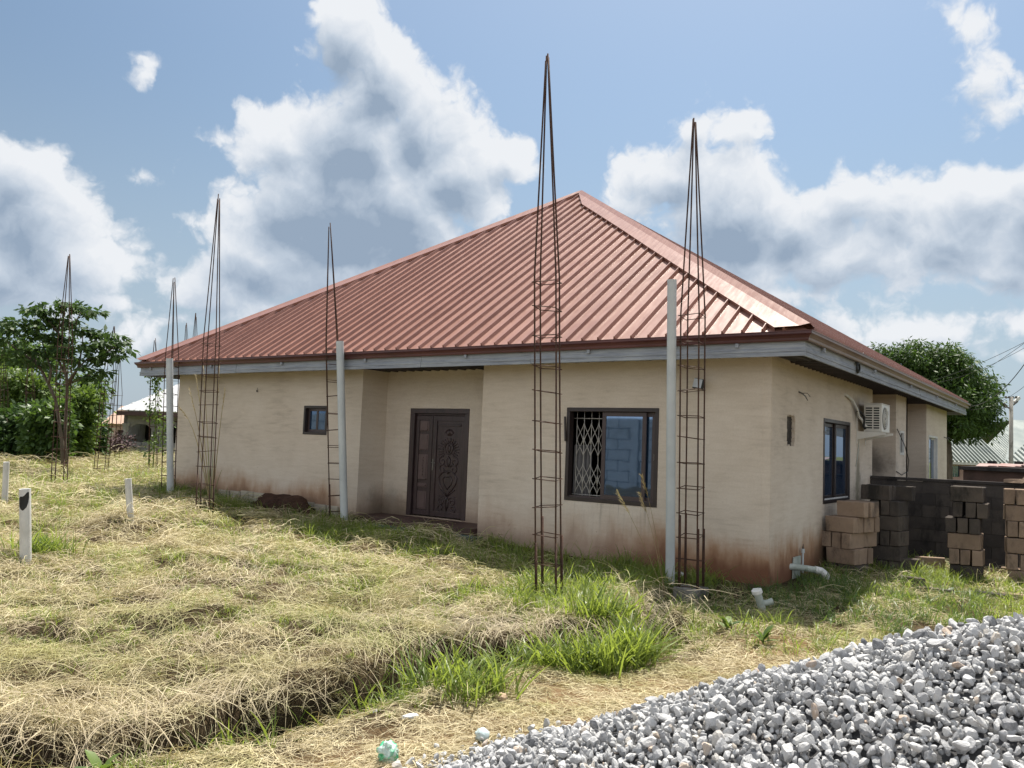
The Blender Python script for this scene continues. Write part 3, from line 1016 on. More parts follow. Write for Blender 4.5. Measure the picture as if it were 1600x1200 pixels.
# narrow window in the pier, tall window in the end wing
for (x_, a0, a1, z0, z1) in ((0.2, 7.48 + 0.40, 7.48 + 0.86, 1.55, 2.08), (0.25, 10.88 + 0.30, 10.88 + 1.65, 0.5, 2.08)):
    Pq = plane_map((x_, 0), (0, 1), (1, 0))
    m = MB(); ring(m, Pq, a0 + .003, a1 - .003, z0 + .003, z1 - .003, 0.05, -0.10, 0.010)
    wq = m.build('window', SEAL, house)
    k_ = 1 if a1 - a0 < 0.6 else 2
    for i in range(k_):
        s0 = a0 + 0.05 + (a1 - a0 - 0.1) / k_ * i; s1 = s0 + (a1 - a0 - 0.1) / k_
        m = MB(); ring(m, Pq, s0 + .004, s1 - .004, z0 + 0.055, z1 - 0.055, 0.045, -0.06 - 0.03 * i, -0.035 - 0.03 * i)
        sa = m.build('sash', FRAME if k_ == 1 or i == 0 else SEAL, wq)
        m = MB(); pbox(m, Pq, s0 + 0.05, s1 - 0.05, z0 + 0.101, z1 - 0.101, -0.05 - 0.03 * i, -0.044 - 0.03 * i); m.build('pane', GLASS, sa)

# ---- carved double door
Pd = plane_map((0, PD), (1, 0), (0, -1))
d0x, d1x = -7.43, -5.93
m = MB()
pbox(m, Pd, d0x + .003, d1x - .003, 2.0, 2.097, -0.14, 0.015)
pbox(m, Pd, d0x + .003, d0x + 0.12, 0.002, 2.0, -0.14, 0.015)
pbox(m, Pd, d1x - 0.10, d1x - .003, 0.002, 2.0, -0.14, 0.015)
pbox(m, Pd, d0x + 0.125, d1x - 0.105, 1.965, 1.998, -0.10, -0.045)
door = m.build('door', DOORM, house, bevel=0.006)
L0, L1, R0, R1 = -7.305, -6.868, -6.862, -6.034
m = MB()
pbox(m, Pd, L0, L1, 0.02, 1.96, -0.095, -0.055)
ring(m, Pd, L0 + 0.004, L1 - 0.004, 0.024, 1.956, 0.085, -0.0548, -0.035)
lf = m.build('door_leaf', DOORM, door, bevel=0.004)
m = MB()
for (za, zb) in ((1.66, 1.86), (1.28, 1.60), (0.72, 1.20), (0.56, 0.64), (0.14, 0.48)):
    pbox(m, Pd, L0 + 0.10, L1 - 0.10, za, zb, -0.0546, -0.043)
    pbox(m, Pd, L0 + 0.13, L1 - 0.13, za + 0.03, zb - 0.02, -0.0428, -0.034)
for za in (1.66, 1.28, 0.70, 0.57):
    pbox(m, Pd, L0 + 0.12, L1 - 0.12, za + 0.012, za + 0.03, -0.0545, -0.018)
for k in range(7):
    zc = 0.80 + k * 0.055
    m.obox(Pd((L0 + L1) / 2, zc - 0.025, -0.036), (0.022, 0, 0.022), (-0.022, 0, 0.022), (0, -0.012, 0))
m.build('raised_panel', DOORL, lf, bevel=0.003)
m = MB()
pbox(m, Pd, R0, R1, 0.02, 1.96, -0.095, -0.055)
ring(m, Pd, R0 + 0.004, R1 - 0.004, 0.024, 1.956, 0.10, -0.0548, -0.035)
pbox(m, Pd, R0 + 0.12, R1 - 0.13, 1.76, 1.80, -0.0545, -0.036)
rf = m.build('door_leaf', DOORM, door, bevel=0.004)
m = MB()
CXD = (R0 + R1) / 2


def dcurve(pts, r=0.013, sym=True):
    """carved stroke, mirrored about the middle of the leaf"""
    for sg in ((1, -1) if sym else (1,)):
        m.tube([Pd(CXD + sg * a, z, -0.05) for a, z in pts], [r * (0.55 + 0.45 * math.sin(math.pi * min(1, 0.15 + 0.8 * k / (len(pts) - 1)))) for k in range(len(pts))], 6)


def spiral(ca, cz, r0, turns, a_start, dirn=1):
    n_ = 18
    return [(ca + r0 * (1 - 0.78 * k / n_) * math.cos(a_start + dirn * turns * 2 * math.pi * k / n_), cz + r0 * (1 - 0.78 * k / n_) * math.sin(a_start + dirn * turns * 2 * math.pi * k / n_)) for k in range(n_ + 1)]


for k in range(7):                                   # fan at the top
    an = math.radians(90 - 12 * k)
    if k < 6:
        dcurve([(0.02 * math.cos(an), 1.56 + 0.03 * math.sin(an)), (0.07 * math.cos(an), 1.57 + 0.08 * math.sin(an)), (0.125 * math.cos(an), 1.575 + 0.13 * math.sin(an))], 0.012)
for k in range(9):                                   # wide shell of rays
    an = math.radians(80 - 15 * k)
    dcurve([(0.13 * math.cos(an), 1.30 + 0.12 * math.sin(an)), (0.20 * math.cos(an), 1.30 + 0.19 * math.sin(an)), (0.262 * math.cos(an), 1.30 + 0.235 * math.sin(an))], 0.012)
dcurve([(0.0, 1.46), (0.07, 1.43), (0.10, 1.34), (0.07, 1.25), (0.0, 1.22)], 0.015)
dcurve([(0.0, 1.40), (0.03, 1.36), (0.03, 1.29), (0.0, 1.26)], 0.014)
dcurve(spiral(0.15, 1.08, 0.105, 1.15, math.radians(110), -1), 0.014)
dcurve(spiral(0.14, 0.93, 0.10, 1.15, math.radians(150), -1), 0.014)
dcurve([(0.0, 1.18), (0.05, 1.12), (0.03, 1.03), (0.0, 0.98)], 0.014)
dcurve([(0.0, 0.86), (0.05, 0.90), (0.15, 0.87), (0.225, 0.78), (0.20, 0.66), (0.11, 0.54), (0.0, 0.43)], 0.017)     # heart
dcurve([(0.0, 0.78), (0.06, 0.80), (0.12, 0.75), (0.10, 0.66), (0.0, 0.55)], 0.012)
dcurve([(0.02, 0.42), (0.09, 0.48), (0.19, 0.55)], 0.013)
dcurve([(0.02, 0.36), (0.10, 0.40), (0.21, 0.42)], 0.013)
dcurve(spiral(0.13, 0.32, 0.075, 1.1, math.radians(60), -1), 0.013)
dcurve(spiral(0.15, 0.19, 0.075, 1.1, math.radians(-60), 1), 0.013)
dcurve([(0.0, 0.42), (0.03, 0.34), (0.03, 0.24), (0.0, 0.15)], 0.014)
m.build('carved_relief', DOORM, rf, smooth=True)
m = MB()
pbox(m, Pd, R0 + 0.022, R0 + 0.062, 0.90, 1.12, -0.0345, -0.028)
m.tube([Pd(R0 + 0.042, 1.05, -0.03), Pd(R0 + 0.042, 1.05, 0.01), Pd(R0 + 0.06, 1.05, 0.02), Pd(R0 + 0.15, 1.045, 0.02)], 0.009, 8)
m.build('door_handle', METAL, rf, smooth=False)

# ---- soffit sheets, ribbed across the overhang


def soffit(P0, u, n, L, wdt):
    V, F = [], []
    a, k = 0.0, 0
    prof = [(0, 0), (0.13, 0), (0.16, 0.032), (0.19, 0.032), (0.22, 0)]
    P0, u, n = np.array(P0), np.array([*u, 0.0]), np.array([*n, 0.0])
    xs = []
    while a < L - 0.22:
        for q in prof[:-1]:
            xs.append((a + q[0], q[1]))
        a += 0.22
    xs.append((L, 0))
    for (q, h) in xs:
        for d in (0, wdt):
            p = P0 + u * q + n * d
            V.append((p[0], p[1], p[2] - h))
    for i in range(len(xs) - 1):
        F.append((2 * i, 2 * i + 1, 2 * i + 3, 2 * i + 2))
    mm = MB(); mm.add(V, F)
    return mm.build('soffit', SOFFIT, house)


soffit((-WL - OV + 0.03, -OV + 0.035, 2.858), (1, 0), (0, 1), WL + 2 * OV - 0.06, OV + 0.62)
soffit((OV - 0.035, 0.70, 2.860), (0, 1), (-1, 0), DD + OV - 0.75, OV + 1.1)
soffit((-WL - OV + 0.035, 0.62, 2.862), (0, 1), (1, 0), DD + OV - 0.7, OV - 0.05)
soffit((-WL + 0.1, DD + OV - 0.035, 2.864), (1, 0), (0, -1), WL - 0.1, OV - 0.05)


# ---- fascia boards, in lengths with open joints
def fascia(p0, p1, n, cuts, labels=None):
    p0, p1, n = np.array([*p0, 0.0]), np.array([*p1, 0.0]), np.array([*n, 0.0])
    L = np.linalg.norm(p1 - p0); u = (p1 - p0) / L
    cs = [0.0] + list(cuts) + [L]
    for i in range(len(cs) - 1):
        s0, s1 = cs[i] + (0.004 if i else 0), cs[i + 1] - (0.004 if i < len(cs) - 2 else 0)
        prof = [(0, 2.758), (0.012, 2.758), (0.014, 2.80), (0.006, 2.806), (0.006, 2.812), (0.016, 2.818), (0.016, 2.848), (0.004, 2.853), (0.004, 2.860), (0.0, 2.865), (0.0, 3.0), (-0.028, 3.0), (-0.028, 2.758)]
        V, F = [], []
        dz = random.uniform(-0.006, 0.006)
        dn = random.uniform(-0.004, 0.004)
        for s in (s0, s1):
            for (d, z) in prof:
                # mitred at the house corners
                e = d if s == 0.0 or s == L else 0
                q = p0 + u * (s + (e if s == L else -e)) + n * (d + dn)
                V.append((q[0], q[1], z + (dz if d > 0 else 0)))
        k = len(prof)
        for j in range(k):
            F.append((j, (j + 1) % k, k + (j + 1) % k, k + j))
        F.append(tuple(range(k - 1, -1, -1))); F.append(tuple(range(k, 2 * k)))
        mm = MB(); mm.add(V, F)
        mm.build('fascia_board', WOOD, house)


XL, XR, YF, YB = -WL - OV, OV, -OV, DD + OV
fascia((XL, YF), (XR, YF), (0, -1), [XL * 0 + (-11.3 - XL), -8.37 - XL, -6.0 - XL, -3.65 - XL, -1.2 - XL])
fascia((XR, YF), (XR, YB), (1, 0), [3.1, 5.6, 8.2, 10.9, 13.2])
fascia((XR, YB), (XL, YB), (0, 1), [5, 10])
fascia((XL, YB), (XL, YF), (-1, 0), [5, 10])


# ---- gutters
def gutter(name, c0, c1, mat, label=None):
    """between two fascia corners c=(x,y,sx,sy); sx, sy point outwards at that corner"""
    prof = [(0.020, 2.945), (0.055, 2.945), (0.062, 2.958), (0.066, 2.985), (0.085, 3.012), (0.112, 3.035), (0.112, 3.062), (0.119, 3.066), (0.119, 3.074), (0.104, 3.074), (0.102, 3.040), (0.076, 3.018), (0.056, 2.988), (0.050, 2.958), (0.024, 2.955), (0.024, 3.066), (0.020, 3.066)]
    V, F = [], []
    for (x, y, sx, sy) in (c0, c1):
        for d, z in prof:
            V.append((x + sx * d, y + sy * d, z))
    k = len(prof)
    for j in range(k):
        F.append((j, (j + 1) % k, k + (j + 1) % k, k + j))
    mm = MB(); mm.add(V, F)
    o = mm.build(name, mat, house)
    if label: o['label'] = label
    return o


gutter('gutter', (XL, YF, -1, -1), (XR, YF, 1, -1), GUTTER)
gutter('gutter', (XR, YF, 1, -1), (XR, YB, 1, 1), GUTTER2, 'sun-faded grey-brown gutter along the side eaves')
gutter('gutter', (XR, YB, 1, 1), (XL, YB, -1, 1), GUTTER)
gutter('gutter', (XL, YB, -1, 1), (XL, YF, -1, -1), GUTTER)
for (x_, y_) in [(-0.28, YF)] + [(-2.6 - 2.4 * i, YF) for i in range(6)]:
    MB().box(x_, x_ + 0.05, y_ - 0.05, y_ - 0.018, 2.885, 2.944).build('gutter_bracket', WOOD, house, bevel=0.006)
for y_ in (0.1, 3.2, 6.4, 9.6, 12.6):
    MB().box(XR + 0.018, XR + 0.05, y_, y_ + 0.05, 2.885, 2.944).build('gutter_bracket', WOOD, house, bevel=0.006)

# ---- roof
E0 = 3.075
RX0, RX1, RY0, RY1 = XL - 0.055, XR + 0.055, YF - 0.055, YB + 0.055
m = MB()
for (p, q) in (((RX0, RY0), (RX1, RY0)), ((RX1, RY0), (RX1, RY1)), ((RX1, RY1), (RX0, RY1)), ((RX0, RY1), (RX0, RY0))):
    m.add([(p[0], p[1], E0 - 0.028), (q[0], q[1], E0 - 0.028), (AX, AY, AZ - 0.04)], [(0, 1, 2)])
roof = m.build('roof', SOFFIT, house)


def face_frame(axis):
    """front face (axis 'x') or right face (axis 'y'): map (s along the eaves, t up the slope in plan, h off the plane) -> point"""
    if axis == 'x':
        n = np.array([0, -(AZ - E0), AY - RY0]); n /= np.linalg.norm(n)
        f = lambda s, t, h: np.array([s, RY0 + t, E0 + t * (AZ - E0) / (AY - RY0)]) + n * h
        return f, RX0, RX1, AX, AY - RY0
    n = np.array([(AZ - E0), 0, RX1 - AX]); n /= np.linalg.norm(n)
    f = lambda s, t, h: np.array([RX1 - t, s, E0 + t * (AZ - E0) / (RX1 - AX)]) + n * h
    return f, RY0, RY1, AY, RX1 - AX


def sheets(axis, pitch, joined, rib_h=0.062, rib_w=0.036):
    f, s0, s1, sa, T = face_frame(axis)

    def top(s):
        return T * (s - s0) / (sa - s0) if s < sa else T * (s1 - s) / (s1 - sa)
    n = int(round((s1 - s0) / pitch)); p = (s1 - s0) / n
    big = MB()
    for i in range(n):
        a, b = s0 + i * p, s0 + (i + 1) * p
        mm = big if joined else MB()
        jig = 0.0 if joined else random.uniform(-0.004, 0.004)
        bot = [(a, 0), (b, 0)]
        up = [(b, top(b))] + ([(sa, T)] if a < sa < b else []) + [(a, top(a))]
        poly = [q for k, q in enumerate(bot + up) if k < 2 or q[1] > 1e-4]
        V = [f(s, t, 0.004 + jig) for s, t in poly] + [f(s, t, -0.006 + jig) for s, t in poly]
        k = len(poly)
        F = [tuple(range(k)), tuple(range(2 * k - 1, k - 1, -1))] + [(j, k + j, k + (j + 1) % k, (j + 1) % k) for j in range(k)]
        mm.add(V, F)
        c = b - rib_w * 0.9
        t1 = max(0.05, min(top(c - rib_w / 2), top(c + rib_w / 2)) - 0.02)
        if i < n - 1 and t1 > 0.1:
            R = []
            for t in (-0.012, t1):
                R += [f(c - rib_w * 0.72, t, 0.0), f(c - rib_w * 0.20, t, rib_h), f(c + rib_w * 0.20, t, rib_h), f(c + rib_w * 0.72, t, 0.0)]
            mm.add(R, [(0, 1, 5, 4), (1, 2, 6, 5), (2, 3, 7, 6), (0, 3, 2, 1), (4, 5, 6, 7)])
            # the shallow stiffening pleat in the middle of each pan
            c2 = (a + b) / 2 - 0.02
            t2 = max(0.05, top(c2) - 0.04)
        if not joined:
            mm.build('roof_panel', ROOF, roof)
    if joined:
        o = big.build('roof_sheeting', ROOF, roof)
        o['kind'] = 'stuff'


sheets('x', 0.275, False)
sheets('y', 0.275, True)
m = MB()
for (p, q) in (((RX1, RY1), (RX0, RY1)), ((RX0, RY1), (RX0, RY0))):
    m.add([(p[0], p[1], E0), (q[0], q[1], E0), (AX, AY, AZ)], [(0, 1, 2)])
m.build('roof_sheeting', ROOF, roof)

# hip caps: folded strips that lie on the ribs of both faces
ff, s0, s1, sa, T = face_frame('x')
fy, q0, q1, qa, T2 = face_frame('y')


def hip_cap(front_corner, wid):
    A = np.array([AX, AY, AZ])
    C = np.array(front_corner)
    nf = (ff(0, 0, 1) - ff(0, 0, 0))
    out = MB()
    d = A - C; d /= np.linalg.norm(d)
    N1 = nf
    if C[0] > AX:
        N2 = fy(0, 0, 1) - fy(0, 0, 0)
    else:
        N2 = np.array([-(AZ - E0), 0, AX - RX0]); N2 /= np.linalg.norm(N2)
    w1 = np.cross(N1, d); w1 /= np.linalg.norm(w1)
    if w1[0] * (AX - C[0]) < 0: w1 = -w1
    w2 = np.cross(N2, d); w2 /= np.linalg.norm(w2)
    if w2[1] < 0: w2 = -w2
    hh = 0.070
    e1 = np.array([math.copysign(1, AX - C[0]), 0, 0]) / abs(np.cross(d, [1, 0, 0]) @ N1)
    e2 = np.array([0, 1.0, 0]) / abs(np.cross(d, [0, 1, 0]) @ N2)
    up = (N1 + N2); up /= np.linalg.norm(up)
    V = []
    nseg = 7
    L = np.linalg.norm(A - C)
    for k in range(nseg + 1):
        q = C + d * (L * k / nseg)
        ww = wid * (0.15 if k == nseg else 1.0) * (1 + random.uniform(-.03, .03))
        w2_ = 0.12 * (0.15 if k == nseg else 1.0)
        V += [q + e1 * ww + N1 * 0.012, q + e1 * ww + N1 * hh, q + e1 * 0.08 + N1 * (hh + random.uniform(0, .006)), q + up * (hh + 0.03), q + e2 * 0.06 + N2 * hh, q + e2 * w2_ + N2 * hh, q + e2 * w2_ + N2 * 0.012]
    F = []
    for k in range(nseg):
        for j in range(6):
            F.append((k * 7 + j, k * 7 + j + 1, (k + 1) * 7 + j + 1, (k + 1) * 7 + j))
    out.add(V, F)
    out.build('hip_cap', ROOF, roof)


hip_cap((RX1, RY0, E0), 0.33)
hip_cap((RX0, RY0, E0), 0.30)


def cable_thing(name, pts, r, label, cat, group=None, mat=None, parent=None):
    mm = MB(); mm.tube(pts, r, 6)
    o = mm.build(name, mat or WIREM, parent, smooth=True)
    if parent is None: tag(o, label, cat, group)
    return o


# small stubs of conduit left for lamps, part of the house wiring
for (p, d) in (((-11.39, -0.0, 2.40), (0.10, -0.10, 0.06)), ((0.0, 1.27, 2.43), (0.12, 0.06, -0.06)), ((0.25, 13.6, 2.1), (0.12, 0.1, -0.05))):
    mm = MB(); p = np.array(p); d = np.array(d)
    mm.tube([p - d * 0.05, p + d * 0.4, p + d * 0.75 + np.array([0, 0, -.02]), p + d * 1.0 + np.array([0, 0, -.07])], [0.014, 0.012, 0.01, 0.006], 7)
    mm.tube([p + d * 0.3, p + d * 0.8 + np.array([0.02, 0, .03]), p + d * 1.05 + np.array([0.03, 0, -.01])], 0.005, 5)
    mm.build('conduit_stub', METAL, house, smooth=True)
# hanging wire in the recess and the coil on the fascia
mm = MB(); mm.tube([(0.22, 7.5, 2.1), (0.30, 7.9, 1.75), (0.30, 8.35, 1.45), (0.27, 8.4, 1.2), (0.24, 7.9, 1.12), (0.21, 7.5, 1.2)], 0.009, 5)
mm.build('hanging_wire', BLACK, house, smooth=True)
mm = MB()
for k in range(3):
    mm.tube([(0.67 + 0.008 * k, 2.04 + 0.085 * math.cos(a), 2.86 + (0.085 - 0.008 * k) * math.sin(a)) for a in np.linspace(0, 2 * math.pi, 17)], 0.010, 5, cap=False)
mm.tube([(0.67, 1.93, 2.94), (0.675, 1.97, 2.90), (0.67, 2.1, 2.99), (0.74, 2.12, 3.10)], 0.009, 5)
tag(mm.build('cable_coil', BLACK, None, smooth=True), 'small coil of black cable hung on the side fascia', 'cable')


# ------------------------------------------------------------------ air conditioner on the side wall
ac = empty('air_conditioner', (0.0, 5.2, 1.9), 'cream air conditioner outdoor unit on a wall bracket high on the side wall', 'air conditioner')
ax0, ax1, ay0, ay1, az0, az1 = 0.10, 0.42, 5.02, 5.72, 1.955, 2.47
m = MB(); m.box(ax0, ax1, ay0 + 0.006, ay1, az0, az1)
m.box(ax0 - 0.004, ax1 + 0.006, ay0 - 0.002, ay1 + 0.006, az1 + 0.001, az1 + 0.022)
body = m.build('casing', WHITE, ac, bevel=0.012)
m = MB(); m.box(ax0 + 0.035, ax1 - 0.045, ay0 + 0.001, ay0 + 0.0055, az0 + 0.05, az1 - 0.05); m.build('vent_recess', ACDARK, body)
for k in range(10):
    z_ = az0 + 0.05 + k * (az1 - az0 - 0.1) / 9
    MB().box(ax0 + 0.03, ax1 - 0.04, ay0 - 0.012, ay0 + 0.0008, z_ - 0.009, z_ + 0.009).build('vent_slat', WHITE, body)
MB().box(ax0 + 0.155, ax0 + 0.175, ay0 - 0.013, ay0 + 0.0006, az0 + 0.05, az1 - 0.05).build('vent_bar', WHITE, body)
m = MB()
cy_, cz_ = ay0 + 0.26, (az0 + az1) / 2
for rr_ in (0.05, 0.09, 0.13, 0.17, 0.205):
    m.tube([(ax1 + 0.014, cy_ + rr_ * math.cos(a), cz_ + rr_ * math.sin(a)) for a in np.linspace(0, 2 * math.pi, 29)], 0.004, 5, cap=False)
for k in range(12):
    a = k * math.pi / 6
    m.tube([(ax1 + 0.012, cy_ + 0.03 * math.cos(a), cz_ + 0.03 * math.sin(a)), (ax1 + 0.012, cy_ + 0.21 * math.cos(a), cz_ + 0.21 * math.sin(a))], 0.0035, 5)
m.build('fan_guard', WHITE, body)
m = MB()
n_ = 32
m.add([(ax1 + 0.0025, cy_, cz_)] + [(ax1 + 0.0025, cy_ + 0.212 * math.cos(2 * math.pi * k / n_), cz_ + 0.212 * math.sin(2 * math.pi * k / n_)) for k in range(n_)], [(0, 1 + k, 1 + (k + 1) % n_) for k in range(n_)])
m.build('fan_opening', ACDARK, body)
MB().box(ax1 + 0.001, ax1 + 0.012, ay0 + 0.50, ay0 + 0.64, az1 - 0.17, az1 - 0.10).build('badge_plate', SEAL, body)
for yb in (4.92, 5.60):
    m = MB()
    m.box(0.002, 0.012, yb - 0.02, yb + 0.02, 1.72, 2.30)
    m.add([(0.012, yb - .018, 1.955), (0.012, yb + .018, 1.955), (0.50, yb + .018, 1.945), (0.50, yb - .018, 1.945), (0.012, yb - .018, 1.80), (0.012, yb + .018, 1.80), (0.50, yb + .018, 1.905), (0.50, yb - .018, 1.905)],
          [(0, 1, 2, 3), (7, 6, 5, 4), (0, 3, 7, 4), (1, 5, 6, 2), (3, 2, 6, 7), (0, 4, 5, 1)])
    m.build('wall_bracket', WHITE, ac)
m = MB(); m.tube([(-0.03, 3.98, 2.60), (0.03, 4.05, 2.57), (0.05, 4.4, 2.50), (0.055, 4.72, 2.36), (0.06, 4.86, 2.22), (0.08, 4.98, 2.17), (0.10, 5.02, 2.10), (0.16, 5.015, 2.05)], [0.02, .024, .022, .02, .022, .022, .02, .02], 8)
m.build('wrapped_pipe', SEAL, ac, smooth=True)
m = MB(); m.tube([(0.05, 4.74, 2.33), (0.09, 4.9, 2.30), (0.12, 4.99, 2.22), (0.11, 5.0, 2.05), (0.14, 5.0, 2.00)], 0.022, 7); m.build('hose', BLACK, ac, smooth=True)
m = MB(); m.tube([(0.03, 5.0, 1.93), (0.02, 5.02, 1.7), (0.012, 4.95, 1.45), (0.01, 4.85, 1.3)], 0.007, 5); m.build('drain_wire', PVC_GR, ac, smooth=True)

# flood light on the front wall
fl_ = empty('flood_light', (-1.02, 0, 2.49), 'small tilted black flood light on the front wall beside a rebar column', 'flood light')
m = MB(); m.obox((-1.10, -0.19, 2.39), (0.17, -0.05, -0.03), (0.02, 0.035, 0.15), (0.012, 0.04, -0.01)); m.build('housing', BLACK, fl_, bevel=0.008)
m = MB(); m.obox((-1.088, -0.197, 2.404), (0.145, -0.043, -0.026), (0.017, 0.03, 0.125), (-0.001, -0.004, 0.001)); m.build('lens', LAMPGL, fl_)
m = MB(); m.tube([(-1.02, 0.0, 2.50), (-1.02, -0.06, 2.50), (-1.02, -0.13, 2.46)], 0.012, 6); m.build('bracket', BLACK, fl_)

# ------------------------------------------------------------------ rebar columns waiting for concrete


def rebar_column(base, top, side, ring_z, taper_z, label, group='rebar columns for the unbuilt veranda', r=0.0100, rot=0.3, starters=True, bend=None):
    base = np.array(base, float); top = np.array(top, float)
    e = empty('rebar_column', base, label, 'rebar column', group)
    H = top[2] - base[2]
    ca, sa_ = math.cos(rot), math.sin(rot)

    def corner(i, z):
        f = (z / H)
        c = base + (top - base) * f
        hs = side / 2
        if z > taper_z:
            q = (z - taper_z) / (H - taper_z)
            hs = hs * (1 - q) + 0.012 * q if q < 1 else 0.012
        dx, dy = ((-1, -1), (1, -1), (1, 1), (-1, 1))[i]
        if bend is not None: c = c + np.array([*bend, 0]) * (f ** 2)
        return c + np.array([ca * dx * hs - sa_ * dy * hs, sa_ * dx * hs + ca * dy * hs, 0])
    for i in range(4):
        j = [random.uniform(-.012, .012) for _ in range(2)]
        zs = list(np.linspace(-0.3, taper_z, 6)) + list(np.linspace(taper_z, H + random.uniform(-.12, .06), 7))[1:]
        pts = []
        for z in zs:
            p = corner(i, z)
            wv = math.sin(math.pi * max(0, z) / H)
            pts.append(p + np.array([j[0] * wv * 1.3, j[1] * wv * 1.3, 0]))
        mm = MB(); mm.tube(pts, r, 6); mm.build('vertical_bar', REBAR, e, smooth=True)
        if starters:
            o_ = np.array([0.022, -0.012, 0])
            mm = MB(); mm.tube([corner(i, -0.3) + o_, corner(i, 0.75 + random.uniform(-.15, .25)) + o_], r * 1.1, 6); mm.build('starter_bar', REBAR, e, smooth=True)
    for z in ring_z:
        mm = MB()
        P = []
        t1, t2 = random.uniform(-.02, .02), random.uniform(-.02, .02)
        for k, i in enumerate((0, 1, 2, 3, 0)):
            c = corner(i, z); cc = base + (top - base) * (z / H)
            q = c + (c - cc) * np.array([0.10, 0.10, 0])
            P.append(q + np.array([0, 0, (t1, t2, -t1, -t2)[i]]))
        P[0] = P[0] + (P[0] - P[1]) * 0.08
        P[-1] = P[-1] + (P[-1] - P[-2]) * 0.08
        mm.tube(P, r * 0.62, 5)
        mm.build('stirrup', REBAR, e, smooth=False)
    return e


def rings(n, z0, z1):
    return [z0 + (z1 - z0) * i / (n - 1) + random.uniform(-.03, .03) for i in range(n)]


# A: nearest the right corner, on a concrete stub
PA = gp(1079, 920); PA[2] = plain_z(PA[0])
dA = float((PA - CAM) @ cf)
colA = rebar_column(PA, at(1085, 188, dA), 0.245, rings(12, 0.05, 3.55), 3.6, 'tall rebar column standing on a concrete stub beside the white pipe at the right end of the front wall', rot=0.10)
PB = gp(857, 930); dB = float((PB - CAM) @ cf)
colB = rebar_column(PB, at(855, 92, dB), 0.245, rings(12, 0.05, 3.75), 3.8, 'tallest rebar column, rising from the grass in front of the large window', rot=0.27)
PD_ = gp(524, 806, 0.0)
dD = float((PD_ - CAM) @ cf)
if PD_[1] > -0.45:
    PD_ = CAM + (PD_ - CAM) * ((-0.45 - CAM[1]) / (PD_[1] - CAM[1])); dD = float((PD_ - CAM) @ cf)
rebar_column(PD_, at(515, 350, dD), 0.21, rings(11, 0.1, 3.2), 3.3, 'rebar column close to the wall between the small window and a grey pipe', rot=0.90)
PE = gp(319, 808); dE = float((PE - CAM) @ cf)
rebar_column(PE, at(342, 304, dE), 0.24, rings(12, 0.05, 3.2), 3.3, 'thick rebar column with dry grass stalks growing through it, before the left part of the wall', rot=0.68)
PF = gp(92, 765); dF = float((PF - CAM) @ cf)
rebar_column(PF, at(108, 398, dF), 0.26, rings(12, 0.05, 3.3), 3.4, 'rebar column in front of the dark umbrella-shaped tree', rot=0.82)
PG = at(263, 752, 18.6)
rebar_column(PG, at(272, 434, 18.6), 0.20, rings(9, 0.1, 2.6), 2.7, 'rebar column hugging the grey pipe at the left corner of the house', rot=0.3)
OTHER = [  # base px, top px, depth
    (158, 727, 178, 512, 24.5, 'leaning rebar column with a tall spread base between the tree and the white-roofed house', 9),
    (180, 708, 187, 556, 33.0, 'thin rusty rebar column before the peach house', 7),
    (240, 716, 242, 530, 27.0, 'rebar column overgrown with green creeper before the white-roofed house', 7),
    (5, 705, 4, 546, 31.0, 'dark rebar column at the left edge of the picture before the bushes', 8),
    (49, 712, 46, 548, 29.5, 'dark rebar column left of the umbrella-shaped tree, against the bushes', 8),
    (300, 700, 306, 491, 33.0, 'rebar column rising behind the left slope of the roof', 6),
    (292, 700, 291, 506, 36.0, 'single thin rebar column tip just showing over the roof edge', 5),
]
BASES = {}
for (bx, by, tx, ty, d, lab, nr) in OTHER:
    b_ = at(bx, by, d)
    BASES[bx] = (b_, at(tx, ty, d))
    b_[2] = min(b_[2], float(plain_z(b_[0])) + 0.1)
    t_ = at(tx, ty, d)
    rebar_column(b_, t_, 0.30 if bx in (158,) else 0.24, rings(nr, 0.1, (t_[2] - b_[2]) * 0.62), (t_[2] - b_[2]) * 0.64, lab, r=0.011, starters=False, rot=random.uniform(-.4, .4))

# concrete stub under column A, partly dug free
st = gp(1080, 920)
m = MB(); m.box(PA[0] - 0.17, PA[0] + 0.19, PA[1] - 0.19, PA[1] + 0.17, -0.95, plain_z(PA[0]) + 0.03)
tag(m.build('concrete_stub', CONCRETE, None, bevel=0.02), 'grey concrete footing stub under the rebar column near the corner', 'footing')


# ------------------------------------------------------------------ pipes
def upright_pipe(name, base, top, r, mat, label, cat, group, n=20):
    base, top = np.array(base, float), np.array(top, float)
    mm = MB()
    d = (top - base) / np.linalg.norm(top - base)
    # hollow tube: outer wall, rim, inner wall
    a = np.cross(d, (0, 1, 0)); a /= np.linalg.norm(a); b = np.cross(d, a)
    V, F = [], []
    for (p, rr_) in ((base - d * 0.3, r), (top, r), (top - d * 0.004, r * 0.86), (top - d * 0.25, r * 0.86)):
        for k in range(n):
            an = 2 * math.pi * k / n
            V.append(p + (a * math.cos(an) + b * math.sin(an)) * rr_)
    for i in range(3):
        for k in range(n):
            F.append((i * n + k, i * n + (k + 1) % n, (i + 1) * n + (k + 1) % n, (i + 1) * n + k))
    F.append(tuple(3 * n + k for k in range(n)))
    mm.add(V, F)
    o = mm.build(name, mat, None)
    for p in o.data.polygons:
        p.use_smooth = True
    o.data.set_sharp_from_angle(angle=math.radians(40))
    return tag(o, label, cat, group)


